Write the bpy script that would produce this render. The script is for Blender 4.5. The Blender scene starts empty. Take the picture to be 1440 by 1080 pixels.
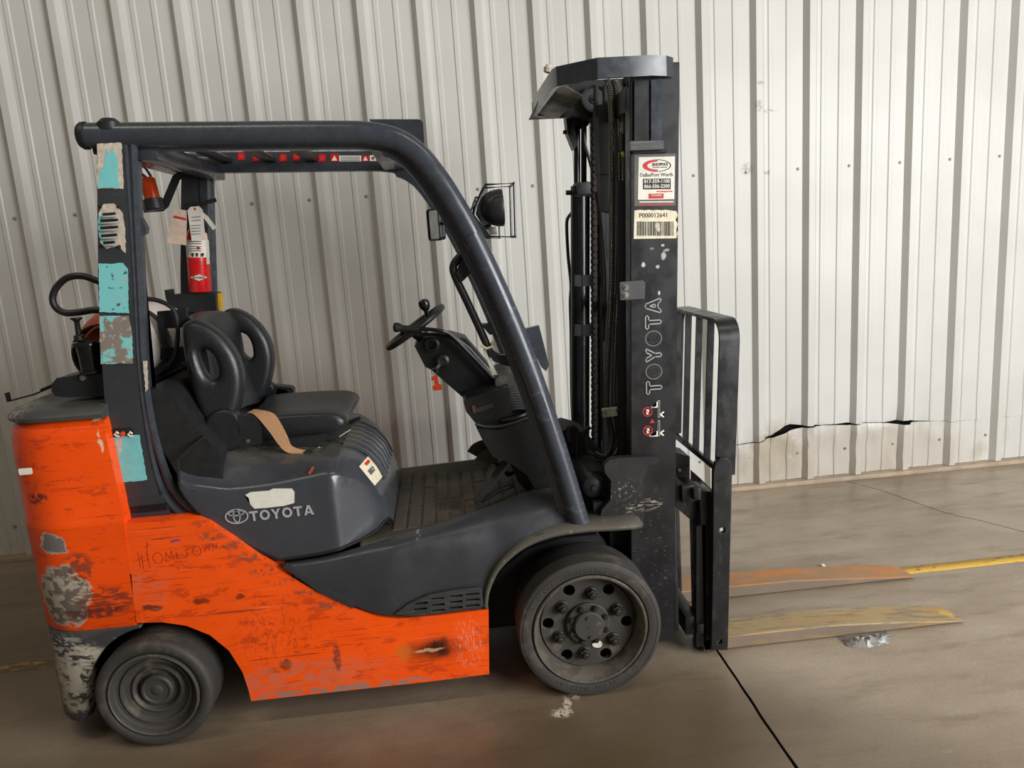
import bpy, bmesh, math, random
from mathutils import Vector, Matrix, noise as mnoise
R_ = math.radians
scene = bpy.context.scene
col = scene.collection
random.seed(7)

# ------------------------------------------------------------------ camera
W, H, F = 1440, 1080, 1064.0
CAM = Vector((0.0, -4.28944, 1.58284))
YAW, PITCH, ROLL = 0.0812094, 0.187518, -0.0689216
def cam_basis():
    cy, sy, cp, sp = math.cos(YAW), math.sin(YAW), math.cos(PITCH), math.sin(PITCH)
    f = Vector((sy * cp, cy * cp, -sp)); r = Vector((cy, -sy, 0)); u = r.cross(f)
    c, s = math.cos(ROLL), math.sin(ROLL)
    return c * r + s * u, -s * r + c * u, f
CR, CU, CF = cam_basis()
cd = bpy.data.cameras.new('camera'); cam = bpy.data.objects.new('camera', cd); col.objects.link(cam)
cd.sensor_width = 36; cd.lens = 36 * F / W; cd.clip_start = 0.05; cd.clip_end = 100
cam.matrix_world = Matrix(((CR.x, CU.x, -CF.x, CAM.x), (CR.y, CU.y, -CF.y, CAM.y), (CR.z, CU.z, -CF.z, CAM.z), (0, 0, 0, 1)))
scene.camera = cam

# ------------------------------------------------------------------ world and light
scene.view_settings.view_transform = 'Standard'
scene.view_settings.look = 'None'
scene.view_settings.gamma = 1
scene.view_settings.use_curve_mapping = False
scene.view_settings.exposure = 0.0
wd = bpy.data.worlds.new('world'); scene.world = wd; wd.use_nodes = True
bg = wd.node_tree.nodes['Background']
bg.inputs[0].default_value = (1.0, 0.95, 0.88, 1); bg.inputs[1].default_value = 0.115
def area(name, loc, target, sx, sy, power, color):
    l = bpy.data.lights.new(name, 'AREA'); l.shape = 'RECTANGLE'; l.size = sx; l.size_y = sy
    l.energy = power; l.color = color
    o = bpy.data.objects.new(name, l); col.objects.link(o); o.location = loc
    o.rotation_euler = (Vector(target) - Vector(loc)).to_track_quat('-Z', 'Z').to_euler()
    return o
area('dock_door_daylight', (5.05, -5.95, 2.4), (0.0, -1.0, 1.1), 3.4, 3.2, 555, (0.97, 0.985, 1.0))
area('ceiling_lamp_strip', (-2.2, -3.4, 5.4), (-2.2, -3.2, 0), 3.0, 0.14, 50, (1.0, 0.89, 0.70))
area('ceiling_lamp_strip', (2.6, -3.4, 5.4), (2.6, -3.2, 0), 3.0, 0.14, 44, (1.0, 0.93, 0.80))

# ------------------------------------------------------------------ pixel -> place
def ray(x, y): return CF + CR * ((x - 720) / F) + CU * ((540 - y) / F)
def P(x, y, Y):
    d = ray(x, y); t = (Y - CAM.y) / d.y; return CAM + d * t
def PZ(x, y, Z):
    d = ray(x, y); t = (Z - CAM.z) / d.z; return CAM + d * t
def PX(x, y, X):
    d = ray(x, y); t = (X - CAM.x) / d.x; return CAM + d * t
def XZ(pts, Y): return [(lambda q: (q.x, q.z))(P(x, y, Y)) for x, y in pts]
YC = -1.40
def mir(p): return Vector((p[0], 2 * YC - p[1], p[2]))

# ------------------------------------------------------------------ materials
def C(r, g, b):
    f = lambda c: (c / 255) / 12.92 if c / 255 <= 0.04045 else ((c / 255 + 0.055) / 1.055) ** 2.4
    return (f(r), f(g), f(b), 1)
MATS = {}
class NT:
    def __init__(s, name):
        s.m = bpy.data.materials.new(name); s.m.use_nodes = True
        s.n = s.m.node_tree.nodes; s.l = s.m.node_tree.links
        s.b = s.n['Principled BSDF']; s.tc = s.n.new('ShaderNodeTexCoord').outputs['Object']
    def node(s, t, **k):
        n = s.n.new(t)
        for a, v in k.items(): setattr(n, a, v)
        return n
    def put(s, sock, v):
        if isinstance(v, bpy.types.NodeSocket): s.l.new(v, sock)
        else: sock.default_value = v
    def noise(s, scale, detail=4, stretch=None, rough=0.55, color=False, off=(0, 0, 0)):
        vec = s.tc
        if stretch or off != (0, 0, 0):
            mp = s.node('ShaderNodeMapping'); s.l.new(s.tc, mp.inputs[0]); mp.inputs['Scale'].default_value = stretch or (1, 1, 1); mp.inputs['Location'].default_value = off; vec = mp.outputs[0]
        n = s.node('ShaderNodeTexNoise'); s.l.new(vec, n.inputs['Vector'])
        n.inputs['Scale'].default_value = scale; n.inputs['Detail'].default_value = detail; n.inputs['Roughness'].default_value = rough
        return n.outputs['Color' if color else 'Fac']
    def ramp(s, v, a, b, lo=0.0, hi=1.0):
        n = s.node('ShaderNodeMapRange'); n.interpolation_type = 'SMOOTHSTEP'
        s.l.new(v, n.inputs[0]); n.inputs[1].default_value = a; n.inputs[2].default_value = b; n.inputs[3].default_value = lo; n.inputs[4].default_value = hi
        return n.outputs[0]
    def math(s, op, a, b=0.0):
        n = s.node('ShaderNodeMath', operation=op); s.put(n.inputs[0], a); s.put(n.inputs[1], b); return n.outputs[0]
    def mix(s, f, a, b):
        n = s.node('ShaderNodeMix', data_type='RGBA'); s.put(n.inputs[0], f); s.put(n.inputs[6], a); s.put(n.inputs[7], b); return n.outputs[2]
    def patch(s, c, r, amp=0.03, nscale=18, soft=0.25, cover=0.0, cscale=60, cstretch=None):
        """mask of one worn spot: an ellipsoid at c with ragged edge; cover>0 breaks it into flakes"""
        nz = s.noise(nscale, 4, color=True)
        a = s.node('ShaderNodeVectorMath', operation='MULTIPLY_ADD'); s.l.new(nz, a.inputs[0]); a.inputs[1].default_value = (2 * amp,) * 3; s.l.new(s.tc, a.inputs[2])
        b = s.node('ShaderNodeVectorMath', operation='SUBTRACT'); s.l.new(a.outputs[0], b.inputs[0]); b.inputs[1].default_value = (c[0] + amp, c[1] + amp, c[2] + amp)
        d = s.node('ShaderNodeVectorMath', operation='DIVIDE'); s.l.new(b.outputs[0], d.inputs[0]); d.inputs[1].default_value = r
        e = s.node('ShaderNodeVectorMath', operation='LENGTH'); s.l.new(d.outputs[0], e.inputs[0])
        m = s.ramp(e.outputs['Value'], 1 + soft, 1 - soft)
        if cover: m = s.math('MULTIPLY', m, s.ramp(s.noise(cscale, 5, cstretch), cover - 0.04, cover + 0.04))
        return m
    def done(s, color, rough=0.5, metal=0.0, bump=None, bstr=0.2, bdist=0.004, spec=None, alpha=None, trans=None):
        s.put(s.b.inputs['Base Color'], color); s.put(s.b.inputs['Roughness'], rough); s.put(s.b.inputs['Metallic'], metal)
        if spec is not None: s.b.inputs['Specular IOR Level'].default_value = spec
        if trans is not None: s.b.inputs['Transmission Weight'].default_value = trans
        if bump is not None:
            n = s.node('ShaderNodeBump'); s.l.new(bump, n.inputs['Height']); n.inputs['Strength'].default_value = bstr; n.inputs['Distance'].default_value = bdist
            s.l.new(n.outputs[0], s.b.inputs['Normal'])
        return s.m
def simple(name, rgb, rough=0.5, metal=0.0, var=0.12, scale=30, bump=0.0, spec=None, trans=None):
    t = NT(name); c = C(*rgb)
    d = tuple(max(0, x * (1 - var)) for x in c[:3]) + (1,); l = tuple(min(1, x * (1 + var)) for x in c[:3]) + (1,)
    nz = t.noise(scale, 4)
    colr = t.mix(t.ramp(nz, 0.3, 0.7), d, l)
    t.done(colr, t.ramp(nz, 0.2, 0.8, rough - 0.05, min(1, rough + 0.07)), metal, nz if bump else None, bump, 0.003, spec, None, trans)
    MATS[name] = t.m; return t.m
def worn(name, rgb, rough, wear, wear_amt=0.62, wear_scale=9, stretch=(1, 1, 14), patches=(), scr=None, metal=0.0, dirt=None, spec=None, extra=()):
    """painted metal: base colour, streaky scuffs of a second colour, and single worn spots"""
    t = NT(name); c = C(*rgb)
    colr = t.mix(t.ramp(t.noise(6, 4), 0.3, 0.7), tuple(x * 0.92 for x in c[:3]) + (1,), tuple(min(1, x * 1.06) for x in c[:3]) + (1,))
    if dirt: colr = t.mix(t.ramp(t.noise(3.2, 6, (1, 1, 2.2), 0.7), 0.50, 0.75, 0, dirt[1]), colr, C(*dirt[0]))
    st = t.ramp(t.noise(wear_scale, 6, stretch, 0.65), wear_amt, wear_amt + 0.1)
    colr = t.mix(t.math('MULTIPLY', st, 0.75), colr, C(*wear))
    if scr:
        s2 = t.ramp(t.noise(scr[1], 7, scr[2], 0.7, off=(3, 1, 5)), scr[3], scr[3] + 0.03)
        colr = t.mix(s2, colr, C(*scr[0]))
    rg = t.ramp(t.noise(14, 4), 0.3, 0.7, rough - 0.05, rough + 0.12)
    for sc_, sst, thr, rgb_, str_ in extra:
        colr = t.mix(t.math('MULTIPLY', t.ramp(t.noise(sc_, 8, sst, 0.72, off=(sc_, 2, 7)), thr, thr + 0.05), str_), colr, C(*rgb_))
    for p in patches:
        m = t.patch(*p[0:2], **p[3])
        colr = t.mix(t.math('MULTIPLY', m, p[3 + 1] if len(p) > 4 else 1.0), colr, C(*p[2]))
    t.done(colr, rg, metal, t.noise(50, 3), 0.05, 0.002, spec)
    MATS[name] = t.m; return t.m

# ------------------------------------------------------------------ mesh tools
def from_bm(bm):
    bm.verts.ensure_lookup_table(); bm.verts.index_update()
    return [v.co.copy() for v in bm.verts], [[v.index for v in f.verts] for f in bm.faces]
class MB:
    def __init__(s, mat=None): s.v, s.f, s.mi, s.mats = [], [], [], []; s.cur = 0; (mat and s.use(mat))
    def use(s, mat):
        if isinstance(mat, str): mat = MATS[mat]
        if mat not in s.mats: s.mats.append(mat)
        s.cur = s.mats.index(mat); return s
    def add(s, v, f):
        o = len(s.v); s.v += [Vector(p) for p in v]; s.f += [[i + o for i in q] for q in f]; s.mi += [s.cur] * len(f); return s
    def box(s, x0, x1, y0, y1, z0, z1, bev=0.0, seg=2):
        bm = bmesh.new(); bmesh.ops.create_cube(bm, size=1)
        for v in bm.verts: v.co = Vector(((x0 + x1) / 2 + v.co.x * (x1 - x0), (y0 + y1) / 2 + v.co.y * (y1 - y0), (z0 + z1) / 2 + v.co.z * (z1 - z0)))
        if bev: bmesh.ops.bevel(bm, geom=bm.edges[:], offset=bev, segments=seg, affect='EDGES', profile=0.6)
        s.add(*from_bm(bm)); bm.free(); return s
    def hexa(s, p):  # 8 corners: bottom ring then top ring
        return s.add(p, [[0, 1, 2, 3], [4, 5, 6, 7], [0, 1, 5, 4], [1, 2, 6, 5], [2, 3, 7, 6], [3, 0, 4, 7]])
    def prism(s, pts, Y0, Y1, bev=0.0, seg=2, frame=None, shift=(0, 0)):
        """outline in (X, Z) run from Y0 to Y1"""
        bm = bmesh.new(); fr = frame or (lambda a, b, c: Vector((a, c, b)))
        A = [bm.verts.new(fr(a, b, Y0)) for a, b in pts]; B = [bm.verts.new(fr(a + shift[0], b + shift[1], Y1)) for a, b in pts]
        n = len(pts); bm.faces.new(A); bm.faces.new(B[::-1])
        for i in range(n): bm.faces.new((A[i], B[i], B[(i + 1) % n], A[(i + 1) % n]))
        if bev: bmesh.ops.bevel(bm, geom=[e for e in bm.edges if e.is_manifold and e.calc_face_angle(0) > 0.5], offset=bev, segments=seg, affect='EDGES', clamp_overlap=True)
        bmesh.ops.triangulate(bm, faces=[f for f in bm.faces if len(f.verts) > 4])
        s.add(*from_bm(bm)); bm.free(); return s
    def shape(s, outline, holes=(), depth=0.01, bev=0.0, frame=None, brs=2):
        """flat plate with holes through it; frame maps (a, b, c) to the place, c runs -depth/2..depth/2"""
        cu = bpy.data.curves.new('tmp', 'CURVE'); cu.dimensions = '2D'; cu.fill_mode = 'BOTH'
        cu.extrude = max(0, depth / 2 - bev); cu.bevel_depth = bev; cu.offset = -bev; cu.bevel_resolution = brs
        for ring in [outline] + list(holes):
            sp = cu.splines.new('POLY'); sp.points.add(len(ring) - 1); sp.use_cyclic_u = True
            for i, (a, b) in enumerate(ring): sp.points[i].co = (a, b, 0, 1)
        s._obj(cu, frame); bpy.data.curves.remove(cu); return s
    def _obj(s, cu, frame):
        o = bpy.data.objects.new('tmp', cu); me = bpy.data.meshes.new_from_object(o)
        s.add([frame(*v.co) for v in me.vertices], [list(p.vertices) for p in me.polygons])
        bpy.data.meshes.remove(me); bpy.data.objects.remove(o)
    def text(s, txt, size, frame, bold=0.0, depth=0.0006, width=None, align='CENTER', outline=0.0):
        cu = bpy.data.curves.new('tmp', 'FONT'); cu.body = txt; cu.size = size; cu.align_x = align; cu.align_y = 'CENTER'
        cu.extrude = depth / 2; cu.offset = bold; cu.resolution_u = 3
        if outline: cu.fill_mode = 'NONE' if hasattr(cu, 'fill_mode') else cu.fill_mode; cu.bevel_depth = outline
        o = bpy.data.objects.new('tmp', cu); me = bpy.data.meshes.new_from_object(o)
        xs = [v.co.x for v in me.vertices] or [0]; k = 1.0
        if width and max(xs) > min(xs): k = width / (max(xs) - min(xs))
        s.add([frame(v.co.x * k, v.co.y, v.co.z) for v in me.vertices], [list(p.vertices) for p in me.polygons])
        bpy.data.meshes.remove(me); bpy.data.objects.remove(o); bpy.data.curves.remove(cu); return s
    def sweep(s, path, prof, up=None, closed=False, caps=True, scale=None):
        """profile [(a, b)] swept along path; up fixes the b direction (else parallel transport)"""
        path = [Vector(p) for p in path]; n = len(path); rings = []; ref = None
        for i, p in enumerate(path):
            a = path[i - 1] if (i or closed) else p; b = path[(i + 1) % n] if (i < n - 1 or closed) else p
            t = (b - a).normalized()
            if up is not None: x = Vector(up).cross(t).normalized(); yv = t.cross(x)
            else:
                if ref is None: ref = Vector((0, 0, 1)) if abs(t.z) < 0.9 else Vector((0, 1, 0))
                x = ref.cross(t).normalized(); yv = t.cross(x); ref = yv
            k = scale[i] if scale else 1
            rings.append([p + x * (u * k) + yv * (v * k) for u, v in prof])
        m = len(prof); v = [q for r in rings for q in r]; f = []
        for i in range(n if closed else n - 1):
            j = (i + 1) % n
            for k in range(m): f.append([i * m + k, i * m + (k + 1) % m, j * m + (k + 1) % m, j * m + k])
        if caps and not closed: f += [list(range(m))[::-1], [(n - 1) * m + k for k in range(m)]]
        return s.add(v, f)
    def tube(s, path, r, n=10, closed=False, scale=None):
        return s.sweep(path, [(r * math.cos(2 * math.pi * k / n), r * math.sin(2 * math.pi * k / n)) for k in range(n)], closed=closed, scale=scale)
    def lathe(s, prof, c, axis=(0, -1, 0), n=48):
        """profile [(radius, along axis)] around axis through c"""
        ax = Vector(axis).normalized(); u = Vector((0, 0, 1)) if abs(ax.z) < 0.9 else Vector((1, 0, 0)); u = (u - ax * u.dot(ax)).normalized(); w = ax.cross(u); c = Vector(c)
        v = []; f = []; m = len(prof)
        for k in range(n):
            a = 2 * math.pi * k / n; d = u * math.cos(a) + w * math.sin(a)
            v += [c + d * r + ax * h for r, h in prof]
        for k in range(n):
            j = (k + 1) % n
            for i in range(m - 1): f.append([k * m + i, k * m + i + 1, j * m + i + 1, j * m + i])
        bm = bmesh.new(); bv = [bm.verts.new(p) for p in v]
        for q in f:
            try: bm.faces.new([bv[i] for i in q])
            except ValueError: pass
        bmesh.ops.remove_doubles(bm, verts=bm.verts[:], dist=1e-5)
        s.add(*from_bm(bm)); bm.free(); return s
    def loft(s, rings, closed_ring=False, cap=False):
        m = len(rings[0]); v = [p for r in rings for p in r]; f = []
        for i in range(len(rings) - 1):
            for k in range(m if closed_ring else m - 1): f.append([i * m + k, i * m + (k + 1) % m, (i + 1) * m + (k + 1) % m, (i + 1) * m + k])
        if cap: f += [list(range(m)), [(len(rings) - 1) * m + k for k in range(m)]]
        return s.add(v, f)
    def build(s, name, parent=None, smooth=35, solid=0.0, bevel=0.0, sub=0):
        me = bpy.data.meshes.new(name); me.from_pydata(s.v, [], s.f)
        for m in s.mats: me.materials.append(m)
        me.polygons.foreach_set('material_index', s.mi)
        bm = bmesh.new(); bm.from_mesh(me); bmesh.ops.recalc_face_normals(bm, faces=bm.faces[:]); bm.to_mesh(me); bm.free()
        me.polygons.foreach_set('use_smooth', [True] * len(me.polygons)); me.set_sharp_from_angle(angle=R_(smooth)); me.update()
        o = bpy.data.objects.new(name, me); col.objects.link(o)
        if parent is not None: o.parent = parent; o.matrix_parent_inverse = PINV[parent.name]
        PINV[o.name] = (o.parent and PINV_W(o)) or Matrix()
        if bevel: b = o.modifiers.new('b', 'BEVEL'); b.width = bevel; b.segments = 2; b.limit_method = 'ANGLE'
        if solid: m = o.modifiers.new('s', 'SOLIDIFY'); m.thickness = solid; m.offset = -1
        if sub: m = o.modifiers.new('u', 'SUBSURF'); m.levels = m.render_levels = sub
        return o
PINV = {}
def PINV_W(o): return Matrix()      # parts keep world coordinates: their own world matrix is the identity
def empty(name, loc):
    o = bpy.data.objects.new(name, None); col.objects.link(o); o.location = loc; o.empty_display_size = 0.1
    PINV[o.name] = Matrix.Translation(-Vector(loc)); return o
def tag(o, label, cat=None, group=None, kind=None):
    o['label'] = label
    if cat: o['category'] = cat
    if group: o['group'] = group
    if kind: o['kind'] = kind
    return o
def lab(o, label): o['label'] = label; return o
def cr(pts, n=8, closed=False):
    pts = [Vector(p) for p in pts]; N = len(pts); out = []
    for i in range(N if closed else N - 1):
        g = lambda k: pts[k % N] if closed else pts[max(0, min(N - 1, k))]
        p0, p1, p2, p3 = g(i - 1), g(i), g(i + 1), g(i + 2)
        for k in range(n):
            t = k / n; out.append(0.5 * ((2 * p1) + (p2 - p0) * t + (2 * p0 - 5 * p1 + 4 * p2 - p3) * t * t + (3 * p1 - p0 - 3 * p2 + p3) * t ** 3))
    if not closed: out.append(pts[-1])
    return out
def cr2(pts, n=6, closed=True): return [(p.x, p.y) for p in cr([(a, b, 0) for a, b in pts], n, closed)]
def interp(tab, x):
    if x <= tab[0][0]: return tab[0][1]
    for (a, b), (c, d) in zip(tab, tab[1:]):
        if x <= c: return b + (d - b) * (x - a) / (c - a)
    return tab[-1][1]
def circ(cx, cy, r, n=20): return [(cx + r * math.cos(2 * math.pi * k / n), cy + r * math.sin(2 * math.pi * k / n)) for k in range(n)]
def rrect(x0, x1, y0, y1, r, n=4):
    out = []
    for cx, cy, a0 in ((x1 - r, y1 - r, 0), (x0 + r, y1 - r, 90), (x0 + r, y0 + r, 180), (x1 - r, y0 + r, 270)):
        out += [(cx + r * math.cos(R_(a0 + 90 * k / n)), cy + r * math.sin(R_(a0 + 90 * k / n))) for k in range(n + 1)]
    return out
def side(Y): return lambda a, b, c: Vector((a, Y - c, b))          # a = X, b = Z, c toward the camera side
def pxframe(p0, p1, p2, Y, lift=0.001):
    """frame on plane Y whose origin is pixel p0, +a points to pixel p1, +b to pixel p2"""
    o, a, b = P(*p0, Y), P(*p1, Y), P(*p2, Y); ua = (a - o).normalized(); ub = (b - o).normalized()
    return lambda x, y, z: o + ua * x + ub * y + Vector((0, -1, 0)) * (z + lift)
def instance(src, name, M, parent):
    o = bpy.data.objects.new(name, src.data); col.objects.link(o); o.parent = parent; o.matrix_parent_inverse = PINV[parent.name]; o.matrix_basis = M
    return o

# ------------------------------------------------------------------ palette
simple('guard_paint', (56, 60, 66), 0.24, var=0.10)
simple('black_plastic', (30, 31, 33), 0.42)
simple('black_matte', (18, 18, 19), 0.7)
simple('black_gloss', (22, 23, 25), 0.22)
simple('rubber_hose', (24, 24, 25), 0.5)
simple('vinyl', (34, 35, 37), 0.36, bump=0.08, scale=160)
simple('steel', (150, 148, 142), 0.35, 0.9)
simple('greasy_steel', (58, 55, 50), 0.5, 0.6, var=0.3, scale=60)
simple('chain_steel', (44, 37, 33), 0.55, 0.5, var=0.3, scale=120)
simple('teal', (118, 196, 196), 0.5, var=0.06)
simple('white_label', (226, 222, 208), 0.5, var=0.05, scale=50)
simple('cream_label', (224, 214, 186), 0.55, var=0.10, scale=60)
simple('ink_black', (32, 30, 30), 0.6)
simple('ink_grey', (96, 92, 88), 0.6)
simple('ink_red', (196, 44, 46), 0.5)
simple('silver', (186, 188, 188), 0.35, 0.3, var=0.06)
simple('signal_red', (205, 28, 28), 0.25, var=0.06)
simple('amber', (196, 66, 20), 0.15, trans=0.35)
simple('belt', (186, 142, 102), 0.75, var=0.14, bump=0.2, scale=220)
simple('glass_mirror', (190, 196, 196), 0.05, 1.0)
simple('yellow', (214, 168, 40), 0.5)
simple('key_orange', (206, 66, 28), 0.35, var=0.2, scale=90)
simple('zip_tie', (226, 222, 176), 0.4)
simple('tag_paper', (214, 190, 170), 0.7, var=0.10, scale=40)
simple('tag_white', (222, 216, 204), 0.7, var=0.08)
simple('brass', (196, 172, 96), 0.3, 0.9)
simple('bracket_cream', (206, 202, 184), 0.45)
simple('scuff_beige', (196, 182, 166), 0.6, var=0.18, scale=60)

# ================================================================== THE PLACE
# ------------------------------------------------------------------ floor: slab with a sawn joint
t = NT('concrete')
big = t.noise(0.9, 6, (1, 1.6, 1), 0.6); mid = t.noise(4.5, 6, (0.55, 2.2, 1), 0.65); fine = t.noise(90, 5)
cc = t.mix(t.ramp(big, 0.35, 0.68), C(144, 127, 107), C(168, 153, 133))
cc = t.mix(t.ramp(mid, 0.50, 0.72, 0, 0.55), cc, C(116, 100, 82))
cc = t.mix(t.ramp(mid, 0.42, 0.28, 0, 0.35), cc, C(184, 170, 150))
cc = t.mix(t.ramp(fine, 0.35, 0.62, 0.14, 0.0), cc, C(72, 62, 50))
cc = t.mix(t.ramp(t.noise(160, 2), 0.72, 0.75, 0, 0.7), cc, C(188, 180, 166))
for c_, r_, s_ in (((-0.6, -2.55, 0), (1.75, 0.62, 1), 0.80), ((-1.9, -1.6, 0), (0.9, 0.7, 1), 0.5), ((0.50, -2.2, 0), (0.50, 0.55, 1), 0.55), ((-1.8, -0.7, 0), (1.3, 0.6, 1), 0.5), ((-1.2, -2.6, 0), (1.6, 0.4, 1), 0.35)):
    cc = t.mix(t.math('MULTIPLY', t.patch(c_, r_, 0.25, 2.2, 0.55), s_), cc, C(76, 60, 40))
for q_, r_ in (((808, 974), (0.018, 0.035, 1)), ((798, 992), (0.012, 0.05, 1)), ((790, 1003), (0.03, 0.02, 1))):
    c_ = PZ(*q_, 0); cc = t.mix(t.patch((c_.x, c_.y, 0), r_, 0.02, 40, 0.5, 0.46, 70), cc, C(206, 196, 176))
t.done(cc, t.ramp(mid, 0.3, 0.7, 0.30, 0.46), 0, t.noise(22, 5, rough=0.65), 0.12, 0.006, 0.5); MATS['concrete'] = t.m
simple('joint_dark', (34, 28, 22), 0.9)
fl = MB('concrete'); JX = 0.918
def joint(y, sgn): return JX + 0.008 * (y + 1.9) + sgn * (0.005 + 0.0035 * mnoise.noise(Vector((sgn * 3, y * 9, 0)))) + 0.006 * mnoise.noise(Vector((0, y * 2.3, 4)))
ys = [-9.0, -7, -5, -4] + [-3.4 + 0.04 * k for k in range(86)] + [0.05]
rows = []
for y in ys: rows.append([(-9, y, 0), (-4, y, 0), (joint(y, -1), y, 0), (joint(y, -1) + 0.0015, y, -0.016), (joint(y, 1) - 0.0015, y, -0.016), (joint(y, 1), y, 0), (4, y, 0), (9, y, 0)])
for i in range(len(rows) - 1):
    for k in range(7):
        fl.use('joint_dark' if k in (2, 3, 4) else 'concrete')
        fl.add([rows[i][k], rows[i][k + 1], rows[i + 1][k + 1], rows[i + 1][k]], [[0, 1, 2, 3]])
floor = fl.build('floor', smooth=20)
tag(floor, 'worn brown grey concrete floor with a dark sawn joint', kind='structure')
ck = MB('joint_dark')
path = cr([PZ(x, y, 0.0004) for x, y in ((1170, 672), (1240, 690), (1320, 718), (1390, 735), (1440, 748), (1500, 766))], 8)
path = [p + Vector((0.006 * mnoise.noise(p * 13), 0.006 * mnoise.noise(p * 17), 0)) for p in path]
for a, b in zip(path, path[1:]):
    d = (b - a).normalized(); n_ = Vector((-d.y, d.x, 0)) * 0.0022
    ck.add([a - n_, b - n_, b + n_, a + n_], [[0, 1, 2, 3]])
ck.build('hairline_crack', floor)

# ------------------------------------------------------------------ ribbed sheet metal wall
t = NT('wall_sheet')
nz = t.noise(1.3, 3)
cc = t.mix(t.ramp(nz, 0.35, 0.65), C(197, 195, 188), C(205, 203, 197))
dz = t.node('ShaderNodeSeparateXYZ'); t.l.new(t.tc, dz.inputs[0])
low = t.ramp(dz.outputs[2], 0.42, 0.05)
dm = t.math('MULTIPLY', low, t.ramp(t.noise(7, 6, (1, 1, 0.5), 0.7), 0.45, 0.75, 0.0, 0.8))
cc = t.mix(dm, cc, C(176, 162, 142))
sp = t.ramp(t.noise(120, 2), 0.735, 0.75)
cc = t.mix(t.math('MULTIPLY', sp, t.math('MULTIPLY', low, 0.6)), cc, C(96, 84, 70))
cc = t.mix(t.math('MULTIPLY', t.patch((2.35, 0, 0.12), (0.80, 0.4, 0.21), 0.10, 9, 0.25), 0.5), cc, C(176, 164, 146))
cc = t.mix(t.patch((1.93, 0, 0.2), (0.17, 0.3, 0.16), 0.06, 12, 0.6, 0.40, 14), cc, C(178, 167, 150))
for q_, r_ in (((1066, 118), (0.025, 0.2, 0.008)), ((1064, 150), (0.02, 0.2, 0.03)), ((1080, 156), (0.05, 0.2, 0.006)), ((1050, 238), (0.03, 0.2, 0.03)), ((1078, 243), (0.03, 0.2, 0.012))):
    c_ = P(*q_, 0); cc = t.mix(t.math('MULTIPLY', t.patch((c_.x, 0, c_.z), r_, 0.012, 40, 0.5, 0.46, 60), 0.7), cc, C(150, 142, 130))
t.done(cc, 0.42, 0, t.noise(2.5, 2), 0.05, 0.01, 0.4); MATS['wall_sheet'] = t.m
PITCH_R, RX0 = 0.3048, -1.84741
SX = -2.20217 + 0.0                     # first screw column
prof = [(-0.024, 0.0), (0.0, -0.035), (0.036, -0.035), (0.060, 0.0), (0.078, 0.0), (0.084, -0.005), (0.104, -0.005), (0.110, 0.0), (0.180, 0.0), (0.186, -0.005), (0.206, -0.005), (0.212, 0.0)]
CREASE = [(1.45, 0.262), (1.62, 0.272), (1.703, 0.279), (1.80, 0.285), (1.90, 0.312), (1.96, 0.335), (2.015, 0.358), (2.17, 0.355), (2.35, 0.347), (2.50, 0.342), (2.67, 0.329), (2.79, 0.326), (3.09, 0.299), (3.2, 0.296)]
GAP = [(1.45, 0.0), (1.75, 0.0012), (1.88, 0.004), (1.93, 0.017), (1.99, 0.032), (2.03, 0.026), (2.10, 0.010), (2.17, 0.003), (2.26, 0.001), (2.33, 0.004), (2.38, 0.012), (2.42, 0.003), (2.55, 0.001), (2.64, 0.005), (2.70, 0.018), (2.76, 0.022), (2.80, 0.006), (2.86, 0.001), (3.2, 0.0)]
wall = empty('wall_back', (0, 0, 0)); tag(wall, 'off white ribbed sheet metal wall with a creased torn strip low down', kind='structure')
ZT = 4.2
def prof_pts(k0, k1):
    out = []
    for k in range(k0, k1):
        for j, (a, b) in enumerate(prof): out.append((RX0 + k * PITCH_R + a, b))
    a, b = prof[0]; out.append((RX0 + k1 * PITCH_R + a, b)); return out
def dense(pp, step=0.02):
    out = []
    for (a, b), (c, d) in zip(pp, pp[1:]):
        n = max(1, int(math.ceil((c - a) / step)))
        for i in range(n): out.append((a + (c - a) * i / n, b + (d - b) * i / n))
    out.append(pp[-1]); return out
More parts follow.
